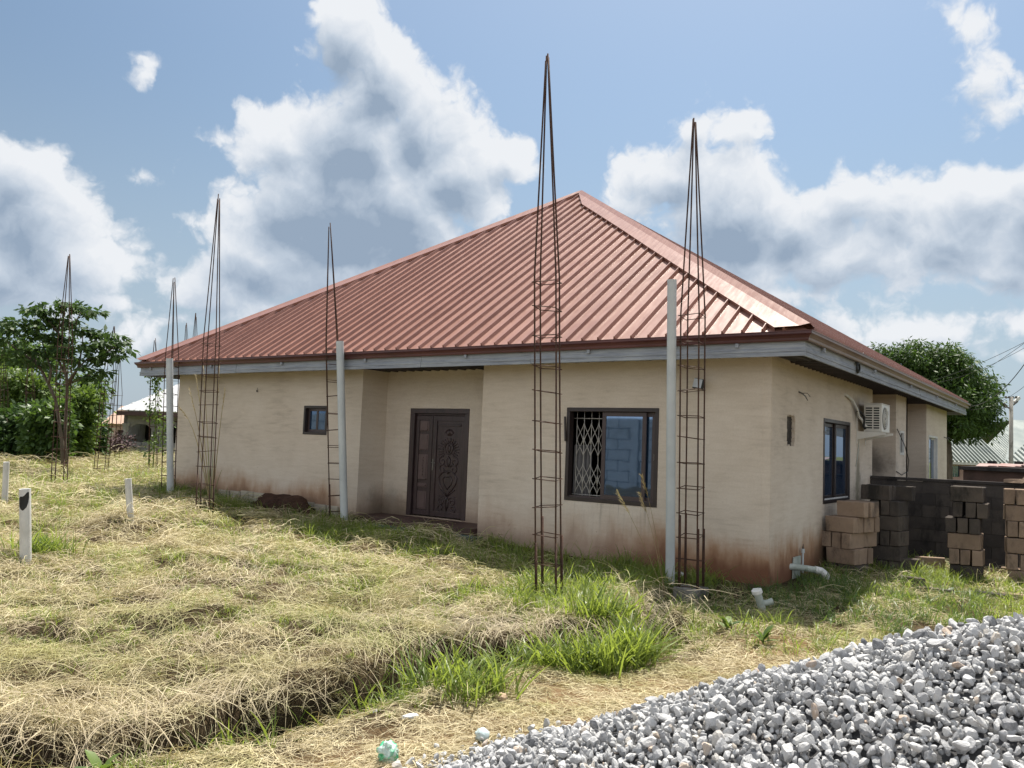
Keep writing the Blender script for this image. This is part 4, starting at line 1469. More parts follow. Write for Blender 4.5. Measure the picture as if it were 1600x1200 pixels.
gpipe = 'grey pipes standing beside the rebar columns'
P1 = np.array([-1.12, -0.75, float(plain_z(-1.12))]); d1 = float((P1 - CAM) @ cf)
P1 = at(1047, 905, d1); upright_pipe('upright_pipe', P1, at(1050, 437, d1), 0.064, PVC_G, 'tall pale grey pipe right of the large window, beside the rebar column on the stub', 'pipe', gpipe)
d2 = dD - 0.25
P2 = at(538, 815, d2); upright_pipe('upright_pipe', P2, at(531, 533, d2), 0.072, PVC_G, 'grey pipe left of the porch, touching the rebar column by the small window', 'pipe', gpipe)
P3 = at(266, 765, 18.2); upright_pipe('upright_pipe', P3, at(265, 560, 18.2), 0.072, PVC_G, 'grey pipe at the left corner of the house', 'pipe', gpipe)
gm = 'short white marker pipes in the mown grass'
for (bx, by, tx, ty, d, r, lab) in ((40, 862, 39, 764, 9.6, 0.062, 'thick white marker pipe with a black patch near its top'),
                                    (205, 826, 200, 748, 13.2, 0.052, 'slanting white marker pipe in the grass left of the thick rebar column'),
                                    (8, 768, 10, 722, 15.2, 0.052, 'thin white marker pipe farthest left in the grass')):
    b_, t_ = at(bx, by, d), at(tx, ty, d)
    o = upright_pipe('marker_pipe', b_, t_, r, PVC_W, lab, 'pipe', gm)
    if bx == 40:
        # a torn black sticker wrapped on the front of the pipe
        dd_ = (t_ - b_) / np.linalg.norm(t_ - b_)
        tc_ = -cf * np.array([1, 1, 0]); tc_ /= np.linalg.norm(tc_); sd = np.cross(dd_, tc_)
        prof = {0.0: (0.10, 0.20), 0.2: (0.085, 0.235), 0.4: (0.085, 0.25), 0.55: (0.075, 0.235), 0.75: (0.045, 0.21), 0.9: (0.03, 0.16), 1.0: (0.04, 0.10)}
        V, F = [], []
        for k, (s, (u0, u1)) in enumerate(prof.items()):
            an = math.radians(-35 + 105 * s)
            for q in (u0, u1):
                V.append(t_ - dd_ * q + (tc_ * math.cos(an) + sd * math.sin(an)) * (r + 0.0025))
        for k in range(len(prof) - 1):
            F.append((2 * k, 2 * k + 1, 2 * k + 3, 2 * k + 2))
        mm = MB(); mm.add(V, F); mm.build('black_patch', BLACK, o)

# capped inspection pipe and elbow at the right corner
e = empty('inspection_pipe', (0.43, -1.62, -0.45), 'white capped inspection pipe leaning out of the ground near the house corner', 'pipe')
b_ = np.array([0.52, -1.55, -0.6]); t_ = at(1183, 925, float((np.array([0.43, -1.66, -0.2]) - CAM) @ cf))
ax_ = (t_ - b_) / np.linalg.norm(t_ - b_)
m = MB(); m.tube([b_, t_], 0.045, 18); m.build('pipe_body', PVC_GR, e, smooth=False)
m = MB(); m.tube([t_ - ax_ * 0.02, t_ + ax_ * 0.03], 0.062, 22)
cap = m.build('screw_cap', PVC_W, e, bevel=0.008)
m = MB(); a_ = np.cross(ax_, (0, 1, 0)); a_ /= np.linalg.norm(a_); c_ = np.cross(ax_, a_)
m.obox(t_ + ax_ * 0.031 - a_ * 0.04 - c_ * 0.008, a_ * 0.08, c_ * 0.016, ax_ * 0.014); m.build('cap_grip', PVC_W, cap)
m = MB(); s0_ = t_ - ax_ * 0.14; m.tube([s0_, s0_ + np.array([0.07, 0.06, 0.01]), s0_ + np.array([0.115, 0.09, 0.03])], [0.034, 0.036, 0.04], 14); m.build('side_branch', PVC_GR, e)
e = empty('waste_pipe', (0.1, 1.2, -0.4), 'grey waste pipe with a white elbow coming out of the side wall foot', 'pipe')
Pq = [np.array(q) for q in ((-0.05, 0.95, -0.165), (0.16, 1.12, -0.185), (0.30, 1.22, -0.205))]
m = MB(); m.tube(Pq, 0.046, 16); m.build('pipe_body', PVC_GR, e, smooth=False)
m = MB(); m.tube([(0.285, 1.21, -0.20), (0.36, 1.27, -0.22), (0.41, 1.30, -0.265), (0.435, 1.32, -0.33)], [0.054, 0.054, 0.053, 0.053], 18); m.build('elbow', PVC_W, e, smooth=False)
m = MB(); m.tube([(0.05, 1.42, -0.3), (0.05, 1.42, 0.02)], 0.016, 10); m.tube([(0.05, 1.42, 0.0), (0.05, 1.42, 0.06)], 0.026, 10)
m.build('thin_riser', PVC_G, e)
m = MB(); m.tube([(0.05, 1.42, 0.05), (0.052, 1.425, 0.13)], [0.014, 0.004], 8); m.build('riser_tip', BLACK, e)
m = MB(); m.obox((0.012, 1.02, -0.36), (0.02, 0, 0), (0, 0.34, 0), (0, 0.03, 0.32)); m.build('trap_cover', PVC_GR, e)


# ------------------------------------------------------------------ sandcrete blocks
def block_mesh(L, H, T, seed):
    """a worn block: bevelled box with chipped corners, centred on its bottom"""
    r_ = random.Random(seed)
    bm = bmesh.new()
    bmesh.ops.create_cube(bm, size=1.0)
    for v in bm.verts:
        v.co.x *= L; v.co.y *= T; v.co.z = (v.co.z + 0.5) * H
        v.co += Vector((r_.uniform(-.008, .008), r_.uniform(-.008, .008), r_.uniform(-.005, .005)))
    bmesh.ops.bevel(bm, geom=bm.edges[:], offset=0.009, segments=1, affect='EDGES')
    for v in bm.verts:
        if r_.random() < 0.25:
            v.co += Vector((-math.copysign(r_.uniform(0, .014), v.co.x), -math.copysign(r_.uniform(0, .012), v.co.y), 0))
    me = bpy.data.meshes.new('sandcrete_block'); bm.to_mesh(me); bm.free()
    return me


BM = [block_mesh(0.475, 0.246, 0.152, 100 + i) for i in range(7)]
BMD = []
for q in BM:
    c = q.copy(); c.materials.append(BLOCK_D); BMD.append(c)
    q.materials.append(BLOCK)
GB = 'sandcrete blocks stacked beside the house'


def block(x, y, z, rz, label, dark=False, tilt=(0, 0), group=GB):
    o = bpy.data.objects.new('sandcrete_block', random.choice(BMD if dark else BM)); lnk(o)
    o.location = (x, y, z); o.rotation_euler = (tilt[0], tilt[1], rz)
    return tag(o, label, 'concrete block', group)


ORD = ['bottom', 'second', 'third', 'fourth', 'fifth', 'sixth', 'seventh']


def stack(corner, rz, rows, where, h=0.250):
    """rows from the ground up; each row is a list of (kind, offset along, offset back, dark): L = long face out, E = end out"""
    ca, sa_ = math.cos(rz), math.sin(rz)
    for k, row in enumerate(rows):
        cnt = {}
        tot = {}
        for it in row:
            tot[it[0]] = tot.get(it[0], 0) + 1
        for (kind, u, v, dark) in row:
            cnt[kind] = cnt.get(kind, 0) + 1
            du, dv = u + random.uniform(-.012, .012), v + random.uniform(-.01, .01)
            x = corner[0] + ca * du - sa_ * dv; y = corner[1] + sa_ * du + ca * dv
            a = rz + (math.pi / 2 if kind == 'E' else 0) + random.uniform(-.03, .03)
            what = 'long side out' if kind == 'L' else 'end out'
            nth = '' if tot[kind] == 1 else ' ' + {1: 'first', 2: 'second', 3: 'third', 4: 'fourth', 5: 'fifth'}[cnt[kind]] + ' from left'
            lab = f"{'blackened' if dark else 'tan'} block {what},{nth} in {ORD[k]} row of {where}"
            block(x, y, corner[2] + h * k + 0.002 * k, a, lab, dark)


g0 = -0.50
# stack against the house wall: front part and the taller part behind it
S1 = (0.06, 2.62, g0)
stack(S1, -0.22, [
    [('E', 0.10, 0.23, True), ('E', 0.27, 0.23, True), ('E', 0.44, 0.23, True)],
    [('L', 0.25, 0.08, False), ('L', 0.25, 0.24, False), ('L', 0.25, 0.40, False), ('L', 0.25, 0.56, False)],
    [('E', 0.00, 0.24, False), ('E', 0.17, 0.24, False), ('E', 0.34, 0.23, False), ('E', 0.34, 0.72, False)],
    [('L', 0.24, 0.08, False), ('L', 0.25, 0.25, False), ('L', 0.26, 0.42, False), ('L', 0.27, 0.58, False), ('L', 0.29, 0.74, False)],
    [('L', 0.33, 0.26, False), ('L', 0.34, 0.44, False), ('L', 0.33, 0.62, False)],
], 'stack by window')
S1b = (0.45, 3.75, g0)
stack(S1b, -0.12, [
    [('E', 0.10, 0.23, True), ('E', 0.27, 0.23, True), ('E', 0.44, 0.23, True)],
    [('L', 0.30, 0.08, True), ('L', 0.30, 0.24, True), ('L', 0.30, 0.40, True)],
    [('E', 0.12, 0.23, True), ('E', 0.29, 0.23, True), ('E', 0.46, 0.23, True)],
    [('L', 0.30, 0.08, True), ('L', 0.30, 0.24, True), ('L', 0.30, 0.40, True)],
    [('E', 0.12, 0.23, True), ('E', 0.29, 0.23, True), ('E', 0.46, 0.23, True)],
    [('L', 0.12, 0.08, True), ('L', 0.14, 0.25, True), ('L', 0.40, 0.42, True)],
], 'dark stack')
S2 = gp(1478, 903, -0.02); S2[2] = g0 + 0.02
stack(S2, 0.04, [
    [('L', 0.28, 0.08, True), ('L', 0.28, 0.24, True), ('L', 0.28, 0.40, True)],
    [('E', 0.10, 0.23, False), ('E', 0.27, 0.23, False), ('E', 0.44, 0.23, False)],
    [('L', 0.27, 0.08, False), ('L', 0.28, 0.24, False), ('L', 0.28, 0.41, False)],
    [('E', 0.06, 0.22, True), ('E', 0.24, 0.23, True), ('E', 0.42, 0.22, True)],
    [('E', 0.17, 0.24, True), ('E', 0.345, 0.23, True), ('E', 0.515, 0.23, True)],
    [('L', 0.30, 0.08, True), ('L', 0.32, 0.25, True), ('L', 0.33, 0.42, True)],
], 'middle stack', h=0.256)
S3 = at(1571, 905, 13.1); S3[2] = g0 + 0.02
stack(S3, 0.10, [
    [('L', 0.27, 0.08, False), ('L', 0.27, 0.24, False), ('L', 0.73, 0.08, False)],
    [('E', 0.10, 0.23, False), ('E', 0.27, 0.23, False), ('E', 0.44, 0.23, False), ('E', 0.61, 0.23, False)],
    [('L', 0.24, 0.08, False), ('L', 0.24, 0.24, False), ('L', 0.70, 0.08, False)],
    [('E', 0.08, 0.23, False), ('E', 0.25, 0.23, False), ('E', 0.42, 0.23, False), ('E', 0.59, 0.23, False)],
    [('L', 0.22, 0.08, False), ('L', 0.22, 0.24, False), ('L', 0.68, 0.08, False)],
    [('E', 0.06, 0.23, False), ('E', 0.23, 0.23, False), ('E', 0.40, 0.23, False), ('E', 0.57, 0.23, False)],
], 'rightmost stack', h=0.256)
# single blocks on the ground
for (px, py, rz, off, lab, dk) in ((1412, 896, 0.1, 0.0, 'dark block lying alone between the front stack and the middle stack, touching another', True),
                                  (1453, 894, 0.12, 0.0, 'tan-topped block lying on the ground at the foot of the middle stack', False),
                                  (1420, 917, -0.5, -0.10, 'half-buried block in the grass before the dark gap', True),
                                  (1462, 934, -0.35, -0.12, 'flat dark block sunk in the grass near the gravel', True),
                                  (1550, 940, -0.15, -0.13, 'sunk block in the grass before the right-hand stack', True),
                                  (1592, 942, -0.1, -0.13, 'sunk pale block in the grass at the right edge', False),
                                  (1590, 905, 0.1, -0.06, 'pale broken block at the foot of the right-hand stack', False)):
    q = gp(px, py, -0.04)
    block(q[0], q[1], float(plain_z(q[0])) - 0.03 + off, rz, lab, dk, (random.uniform(-.05, .05), random.uniform(-.05, .05)), 'loose blocks lying in the grass')

# ------------------------------------------------------------------ fence wall of dark blocks with a cap, recess and a ridge piece on top
fw = empty('fence_wall', (3.0, 6.2, -0.5), 'low dark block fence wall running off the side of the house behind the stacks', 'wall')
zc = 1.06
rows_ = 7
ch = (zc + 0.52) / rows_
for j in range(rows_):
    x_ = 0.02 + (0.23 if j % 2 else 0.0)
    if j % 2:
        MB().box(0.012, x_ - 0.006, 6.06, 6.2, -0.52 + j * ch + 0.004, -0.52 + (j + 1) * ch - 0.004).build('block', FENCEM, fw)
    while x_ < 7.6:
        dp = random.uniform(-.006, .006)
        if not (j == rows_ - 1 and 0.3 < x_ + 0.23 < 0.75):
            MB().box(x_, x_ + 0.452, 6.06 + dp, 6.2, -0.52 + j * ch + 0.004, -0.52 + (j + 1) * ch - 0.004).build('block', FENCEM, fw)
        x_ += 0.46
MB().box(0.014, 7.7, 6.075, 6.19, -0.9, zc - 0.01).build('mortar_core', FENCEM, fw)
MB().box(0.014, 7.8, 6.03, 6.213, zc, zc + 0.055).build('wall_cap', FENCEM, fw, bevel=0.008)
m = MB()
o_ = np.array([2.28, 6.02, zc + 0.057])
m.add([o_, o_ + [0.30, -.1, 0], o_ + [0.52, 0.0, 0.22], o_ + [0.46, 0.05, 0.27], o_ + [0.28, -.05, 0.07], o_ + [0.0, 0.02, 0.06]] + [q + np.array([0.1, 0.45, 0]) for q in (o_, o_ + [0.30, -.1, 0], o_ + [0.52, 0.0, 0.22], o_ + [0.46, 0.05, 0.27], o_ + [0.28, -.05, 0.07], o_ + [0.0, 0.02, 0.06])],
      [(0, 1, 4, 5), (1, 2, 3, 4), (11, 10, 7, 6), (10, 9, 8, 7), (0, 6, 7, 1), (1, 7, 8, 2), (2, 8, 9, 3), (3, 9, 10, 4), (4, 10, 11, 5), (5, 11, 6, 0)])
tag(m.build('ridge_tile', BLOCK, None), 'bent grey-tan ridge piece resting on the fence wall cap at the right edge', 'ridge piece')
# low shed behind the fence wall with loose roofing pieces
sh = empty('low_shed', (2.6, 9.6, -0.5), 'low brown shed with rusty sheets behind the fence wall', 'shed')
MB().box(1.25, 4.2, 9.2, 11.0, -0.6, 1.28).build('shed_wall', simple('brown_shed_wall', (0.10, 0.065, 0.055), 0.9, 0.3, 4.0), sh)
MB().box(1.18, 4.3, 9.05, 11.1, 1.283, 1.36).build('shed_slab', FENCEM, sh)
RUST = simple('rusty_sheet', (0.21, 0.08, 0.065), 0.7, 0.35, 6.0, col2=(0.34, 0.30, 0.28))
for k in range(4):
    m = MB(); m.obox((1.5 + 0.42 * k, 9.1, 1.365 + 0.022 * (k % 3)), (1.0, 0.05, 0.01 - 0.03 * (k % 2)), (0.0, 0.7, 0.06), (0, -0.001, 0.012)); m.build('rusty_sheet', RUST, sh)
for k in range(3):
    m = MB(); m.box(1.72 + k * 0.5, 1.88 + k * 0.5, 9.12, 9.3, 1.44 + 0.012 * k, 1.50 + 0.012 * k); m.build('weight_stone', FENCEM, sh)


# ------------------------------------------------------------------ far houses
def roof_ribs(A, B, Cc, n, h, name, mat, parent, wr=0.3):
    """ribbed triangle: eaves A-B, apex Cc, ribs run up the slope; plain faces + ribs as one part"""
    A, B, Cc = (np.asarray(q, float) for q in (A, B, Cc))
    N = np.cross(B - A, Cc - A); N /= np.linalg.norm(N)
    if N[2] < 0: N = -N
    u = B - A; L = np.linalg.norm(u); u /= L
    up = Cc - A; up = up - u * (up @ u); Hh = np.linalg.norm(up); up /= Hh
    sa = (Cc - A) @ u
    mm = MB(); mm.add([A, B, Cc, A - N * .03, B - N * .03, Cc - N * .03], [(0, 1, 2), (5, 4, 3), (0, 3, 4, 1), (1, 4, 5, 2), (2, 5, 3, 0)])
    p = L / n
    for i in range(1, n):
        s = i * p
        t = Hh * (s / sa if s < sa else (L - s) / (L - sa)) - 0.02
        if t < 0.05: continue
        w_ = p * wr / 2
        R = []
        for tt in (0, t):
            for (ds, hh) in ((-w_, 0), (-w_ * .5, h), (w_ * .5, h), (w_, 0)):
                R.append(A + u * (s + ds) + up * tt + N * hh)
        mm.add(R, [(0, 1, 5, 4), (1, 2, 6, 5), (2, 3, 7, 6), (0, 3, 2, 1), (4, 5, 6, 7)])
    return mm.build(name, mat, parent)


# house with a white metal roof and an arched veranda
BLACKROOM = simple('interior_shade', (0.035, 0.032, 0.03), 0.95, 0.2, 2.0)  # near-black colour stands for the deep shade inside the veranda
d = 43.0
hz0 = at(205, 706, d)[2] - 0.15
wh = empty('far_house', (*at(240, 706, d)[:2], hz0), 'grey block house with a white metal roof and an arched veranda behind the left corner', 'house')
ux = np.array([HU[0], HU[1], 0.0]); vx = np.array([HV[0], HV[1], 0.0])
o0 = np.array([*at(191, 690, d)[:2], 0.0])
px_m = d / FL                                   # metres per photo pixel there
zt_ = at(205, 645, d)[2]
zop0, zop1 = at(205, 690, d)[2], at(205, 662, d)[2]


def awall(o, u, n, L, z0, z1, ops, mat, parent, name='wall'):
    return wall(name, (o[0], o[1]), (u[0], u[1]), (n[0], n[1]), L, z0, z1, 0.2, ops, mat, parent)


s1_, s2_ = (201 - 191) * px_m, (235 - 191) * px_m
s3_, s4_ = (256 - 191) * px_m, (277 - 191) * px_m
awall(o0, ux, -vx, 5.2, hz0 - 0.6, zt_, [(s1_, s2_, zop0, zop1), (s3_, s4_, zop0, zop1)], FARBLOCK, wh)
# blocks of the parapet, raised
for r_ in range(4):
    zz = hz0 + 0.02 + r_ * (zop0 - hz0 - 0.04) / 4
    x_ = s1_ - 0.05 + (0.25 if r_ % 2 else 0)
    while x_ < s2_ + 0.2:
        q = o0 + ux * x_ - vx * 0.025
        MB().obox((q[0], q[1], zz), ux * 0.47, vx * 0.02, (0, 0, (zop0 - hz0) / 4 - 0.03)).build('block', FARBLOCK, wh)
        x_ += 0.5
# arch spandrels and columns
m = MB()
for (sa0, sa1) in ((s1_, s2_), (s3_, s4_)):
    n_ = 10
    for k in range(n_):
        f0, f1 = k / n_, (k + 1) / n_
        drop = lambda f: 0.26 * (2 * abs(f - .5)) ** 3.0
        q0, q1 = o0 + ux * (sa0 + (sa1 - sa0) * f0) + vx * 0.05, o0 + ux * (sa0 + (sa1 - sa0) * f1) + vx * 0.05
        V = [(q0[0], q0[1], zop1 + .02), (q1[0], q1[1], zop1 + .02), (q1[0], q1[1], zop1 - drop(f1) - .001), (q0[0], q0[1], zop1 - drop(f0) - .001)]
        V += [tuple(np.array(p) + vx * 0.12) for p in V]
        m.add(V, [(3, 2, 1, 0), (4, 5, 6, 7), (2, 3, 7, 6), (0, 1, 5, 4)])
m.build('arch', FARBLOCK, wh)
q = o0 - vx * 0.06
m = MB(); m.obox((q[0], q[1], hz0 - .4), ux * 0.30, vx * 0.05, (0, 0, zop1 - hz0 + .3)); m.obox((q[0] - .05 * ux[0], q[1] - .05 * ux[1], zop1 - 0.1), ux * 0.40, vx * 0.05, (0, 0, 0.12)); m.build('column', FARBLOCK, wh)
# back wall of the veranda with a white door frame
q = o0 + vx * 2.2
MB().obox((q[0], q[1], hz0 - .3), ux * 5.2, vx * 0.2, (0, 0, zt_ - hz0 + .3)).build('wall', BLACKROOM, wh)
q = o0 + ux * ((213 - 191) * px_m * 1.05 + .35) + vx * 2.12
MB().obox((q[0], q[1], hz0 - .2), ux * 0.16, vx * 0.07, (0, 0, 2.1)).build('door_frame', SEAL, wh)
MB().obox((o0[0], o0[1], hz0 - 0.3), ux * 0.2, vx * 2.2, (0, 0, zt_ - hz0 + .3)).build('wall', FARBLOCK, wh)
WROOF = simple('white_metal_roof', (0.60, 0.61, 0.62), 0.4, 0.1, 2.0, col2=(0.45, 0.46, 0.48))
e0 = np.array([*at(182, 642, d - 0.8)[:2], at(182, 640, d - 0.8)[2]])
e1 = e0 + ux * 11.5
ap = e0 + ux * 5.7 + vx * 5.7; ap[2] = e0[2] + 4.05
roof_ribs(e0, e1, ap, 38, 0.035, 'roof', WROOF, wh, 0.25)
roof_ribs(e0 + vx * 11.4, e0, ap, 20, 0.035, 'roof', WROOF, wh, 0.25)
MB().obox(e0 - np.array([0, 0, 0.27]), ux * 11.5, vx * 0.1, (0, 0, 0.22)).build('fascia', simple('brown_far_fascia', (0.10, 0.06, 0.055), 0.7, 0.2, 3.0), wh)
m = MB(); m.obox(e0 + vx * 0.12 - np.array([0, 0, 0.25]), ux * 11.3, vx * 1.4, (0, 0, 0.03)); m.build('soffit', SOFFIT, wh)

# peach house further back
d = 60.0
b0 = at(158, 705, d); hz1 = b0[2] - 0.4
ph = empty('far_house', (*b0[:2], hz1), 'small peach-coloured house with a tan roof far behind the leaning rebar column', 'house')
o0 = np.array([*at(166, 690, d)[:2], 0.0]); px_m = d / FL
PEACH = simple('peach_wall_paint', (0.52, 0.36, 0.29), 0.9, 0.12, 2.0)
zt_ = at(175, 662, d)[2]
awall(o0, ux, -vx, 4.5, hz1, zt_, [(0.75, 1.3, hz1 + 0.9, hz1 + 2.0)], PEACH, ph)
MB().obox((o0[0] + vx[0] * .3, o0[1] + vx[1] * .3, hz1), ux * 4.4, vx * 4.0, (0, 0, zt_ - hz1 - .02)).build('wall', DARKROOM, ph)
TANR = simple('tan_far_roof', (0.44, 0.30, 0.225), 0.7, 0.15, 2.0)
e0 = np.array([*at(158, 662, d - .6)[:2], zt_]); e1 = e0 + ux * 5.2
ap = np.array([*at(190, 640, d + 2)[:2], at(190, 634, d + 2)[2]])
roof_ribs(e0, e1, ap, 12, 0.03, 'roof', TANR, ph)
m = MB(); m.add([e0, e1, ap, e0 + vx * 5.2, e1 + vx * 5.2], [(3, 0, 2), (1, 4, 2), (4, 3, 2)]); m.build('roof', TANR, ph)

# green-grey roofed house on the right
d = 42.0
px_m = d / FL
gh = empty('far_house', (*at(1540, 735, d)[:2], -0.9), 'pink-walled house with a grey-green ribbed metal roof behind the mango tree', 'house')
zt_ = at(1540, 724, d)[2]
o0 = np.array([*at(1440, 730, d)[:2], 0.0])
PINK = simple('dull_pink_wall', (0.40, 0.27, 0.23), 0.9, 0.12, 2.0)
wa = (1487 - 1440) * px_m
awall(o0, ux, -vx, 9.5, -1.4, zt_, [(wa, wa + 0.42, zt_ - 0.75, zt_ - 0.18)], PINK, gh)
q = o0 + ux * (wa + .003) + vx * 0.08
MB().obox((q[0], q[1], zt_ - 0.747), ux * 0.414, vx * 0.03, (0, 0, 0.564)).build('pane', GLASS, gh)
m = MB(); m.obox((q[0] + ux[0] * .19, q[1] + ux[1] * .19, zt_ - 0.747), ux * 0.03, vx * 0.028, (0, 0, 0.564)); m.build('window_bar', SEAL, gh)
GROOF = simple('grey_green_roof', (0.27, 0.30, 0.28), 0.35, 0.15, 1.5, col2=(0.19, 0.22, 0.21), spec=0.6)
e0 = np.array([*at(1440, 722, d - .5)[:2], zt_ + 0.02])
e1 = e0 + ux * 10.4
pk0 = np.array([*at(1583, 650, d + 4.5)[:2], at(1583, 656, d + 4.5)[2]])
# wing to the left, its slope facing the camera-left; the valley runs down by the pole
hip = np.array([*at(1512, 672, d + 3.0)[:2], at(1512, 668, d + 3.0)[2]])
roof_ribs(e0, e0 + ux * 4.4, hip, 22, 0.10, 'roof', GROOF, gh, 0.45)
roof_ribs(e0 + ux * 2.6 + vx * .4, e0 + ux * 6.4 + vx * .4, pk0, 26, 0.03, 'roof', GROOF, gh, 0.3)
roof_ribs(e0 + ux * 4.2 + vx * .1, e1 + ux * 2, pk0 + ux * 2.2, 26, 0.10, 'roof', GROOF, gh, 0.45)
m = MB(); m.add([hip, pk0, pk0 + ux * 2.2, e0 + vx * 9, e1 + ux * 2 + vx * 9, e0, e1 + ux * 2], [(0, 3, 5), (1, 2, 4, 3), (2, 6, 4), (0, 1, 3)]); m.build('roof', GROOF, gh)
m = MB(); m.add([e0 + ux * 4.25 + vx * .1, pk0 + ux * 0.02, pk0 + ux * 2.2], [(0, 2, 1)]); m.build('roof', GROOF, gh)
MB().obox(e0 - np.array([0, 0, 0.13]), ux * 10.4, vx * 0.05, (0, 0, 0.12)).build('fascia', SEAL, gh)

# street light pole and overhead cables
dp = 36.0
pb = at(1579, 745, dp); pt = at(1580, 620, dp)
pole = empty('utility_pole', pb, 'grey concrete utility pole with a street lamp above the far roof', 'pole')
m = MB(); m.tube([pb - np.array([0, 0, 2.5]), pt], [0.105, 0.078], 10); m.build('shaft', CONCRETE, pole, smooth=True)
m = MB(); m.tube([at(1580, 634, dp), at(1584, 632, dp), at(1590, 627, dp)], 0.04, 6); m.build('lamp_arm', METAL, pole)
m = MB(); m.obox(at(1588, 631, dp), ux * 0.22 + np.array([0, 0, .25]), vx * 0.16, np.array([0, 0, 0.11]) - ux * .07); m.build('lamp_head', SEAL, pole, bevel=0.03)
m = MB(); m.tube([at(1580, 640, dp), at(1574, 636, dp), at(1569, 630, dp)], 0.03, 6); m.obox(at(1568, 630, dp), ux * 0.10 + np.array([0, 0, -.2]), vx * .10, ux * .07); m.build('second_lamp', METAL, pole)
m = MB(); m.obox(at(1571, 622, dp), ux * 0.52, vx * 0.05, (0, 0, 0.05))
for k in range(4): m.tube([at(1571.5 + k * 5.5, 622, dp), at(1571.5 + k * 5.5, 619, dp)], 0.05, 6)
m.build('crossarm', METAL, pole)
GW = 'overhead cables to the house'
corner_ = np.array([0.70, 14.72, 3.0])


def sag(P0, P1, s, n=14):
    P0, P1 = np.array(P0), np.array(P1)
    return [P0 + (P1 - P0) * k / n - np.array([0, 0, s * 4 * (k / n) * (1 - k / n)]) for k in range(n + 1)]


cable_thing('overhead_cable', sag(at(1440, 600, 33), at(1640, 514, 24), 0.15), 0.007, 'upper overhead cable passing in front of the mango tree crown', 'cable', GW)
cable_thing('overhead_cable', sag(at(1438, 602, 33), at(1640, 520, 24.6), 0.3), 0.006, 'thin overhead cable just beneath the uppermost cable', 'cable', GW)
cable_thing('overhead_cable', sag(at(1538, 578, 30), at(1640, 506, 22), 0.05), 0.007, 'overhead cable rising steeply from the right side of the mango tree', 'cable', GW)
cable_thing('overhead_cable', sag(corner_, at(1636, 512, 18.5), 0.45), 0.010, 'twin cable from the back roof corner up to the right', 'cable', GW)
cable_thing('overhead_cable', sag(corner_ + np.array([0, 0, -.1]), at(1660, 545, 19), 0.35), 0.005, 'thin lower cable from the back roof corner up to the right', 'cable', GW)


# boundary wall across the road behind the camera: seen mirrored in the window panes
bw = MB()
for j in range(8):
    for k in range(40):
        x0_ = -36 + k * 0.95 + (0.47 if j % 2 else 0)
        bw.box(x0_, x0_ + 0.92, -17.6, -17.4 + 0.012 * ((j * 7 + k * 3) % 3), -0.7 + j * 0.42, -0.7 + j * 0.42 + 0.395)
bw.box(-36, 2, -17.58, -17.46, -0.7, 2.6)
for k in range(7):
    bw.box(-32 + k * 5.2, -31.7 + k * 5.2, -17.38, -17.3, -0.7, 2.6)
tag(bw.build('boundary_wall', FARBLOCK, None), 'grey block boundary wall mirrored in the front window pane', 'wall')


# ------------------------------------------------------------------ scattered stuff by geometry nodes
def scatter(name, pts, eul, scl, idx, protos, mat, label=None, cat=None):
    """one 'stuff' object: copies of the prototype meshes at the points"""
    pc = bpy.data.collections.new(name + '_kinds')
    for i, me_ in enumerate(protos):
        if not me_.materials:
            me_.materials.append(mat)
        o_ = bpy.data.objects.new('%s_kind_%02d' % (name, i), me_)
        pc.objects.link(o_)
    me_ = bpy.data.meshes.new(name)
    n = len(pts)
    me_.vertices.add(n)
    me_.vertices.foreach_set('co', np.asarray(pts, np.float32).ravel())
    a = me_.attributes.new('rot', 'FLOAT_VECTOR', 'POINT'); a.data.foreach_set('vector', np.asarray(eul, np.float32).ravel())
    a = me_.attributes.new('scl', 'FLOAT', 'POINT'); a.data.foreach_set('value', np.asarray(scl, np.float32))
    a = me_.attributes.new('kix', 'INT', 'POINT'); a.data.foreach_set('value', np.asarray(idx, np.int32))
    me_.materials.append(mat)
    ob = lnk(bpy.data.objects.new(name, me_))
    ng = bpy.data.node_groups.new(name + '_scatter', 'GeometryNodeTree')
    ng.interface.new_socket('Geometry', in_out='INPUT', socket_type='NodeSocketGeometry')
    ng.interface.new_socket('Geometry', in_out='OUTPUT', socket_type='NodeSocketGeometry')
    N, L = ng.nodes, ng.links
    gi, go = N.new('NodeGroupInput'), N.new('NodeGroupOutput')
    ip = N.new('GeometryNodeInstanceOnPoints')
    ci = N.new('GeometryNodeCollectionInfo')
    ci.inputs['Collection'].default_value = pc
    ci.inputs['Separate Children'].default_value = True
    ci.inputs['Reset Children'].default_value = True
    ip.inputs['Pick Instance'].default_value = True

    def named(nm, dt):
        q = N.new('GeometryNodeInputNamedAttribute'); q.data_type = dt; q.inputs['Name'].default_value = nm
        return q.outputs['Attribute']
    er = N.new('FunctionNodeEulerToRotation')
    L.new(named('rot', 'FLOAT_VECTOR'), er.inputs[0])
    L.new(gi.outputs[0], ip.inputs['Points'])
    L.new(ci.outputs[0], ip.inputs['Instance'])
    L.new(named('kix', 'INT'), ip.inputs['Instance Index'])
    L.new(er.outputs[0], ip.inputs['Rotation'])
    L.new(named('scl', 'FLOAT'), ip.inputs['Scale'])
    L.new(ip.outputs[0], go.inputs[0])
    md = ob.modifiers.new('scatter', 'NODES'); md.node_group = ng
    return tag(ob, label, cat, kind='stuff')


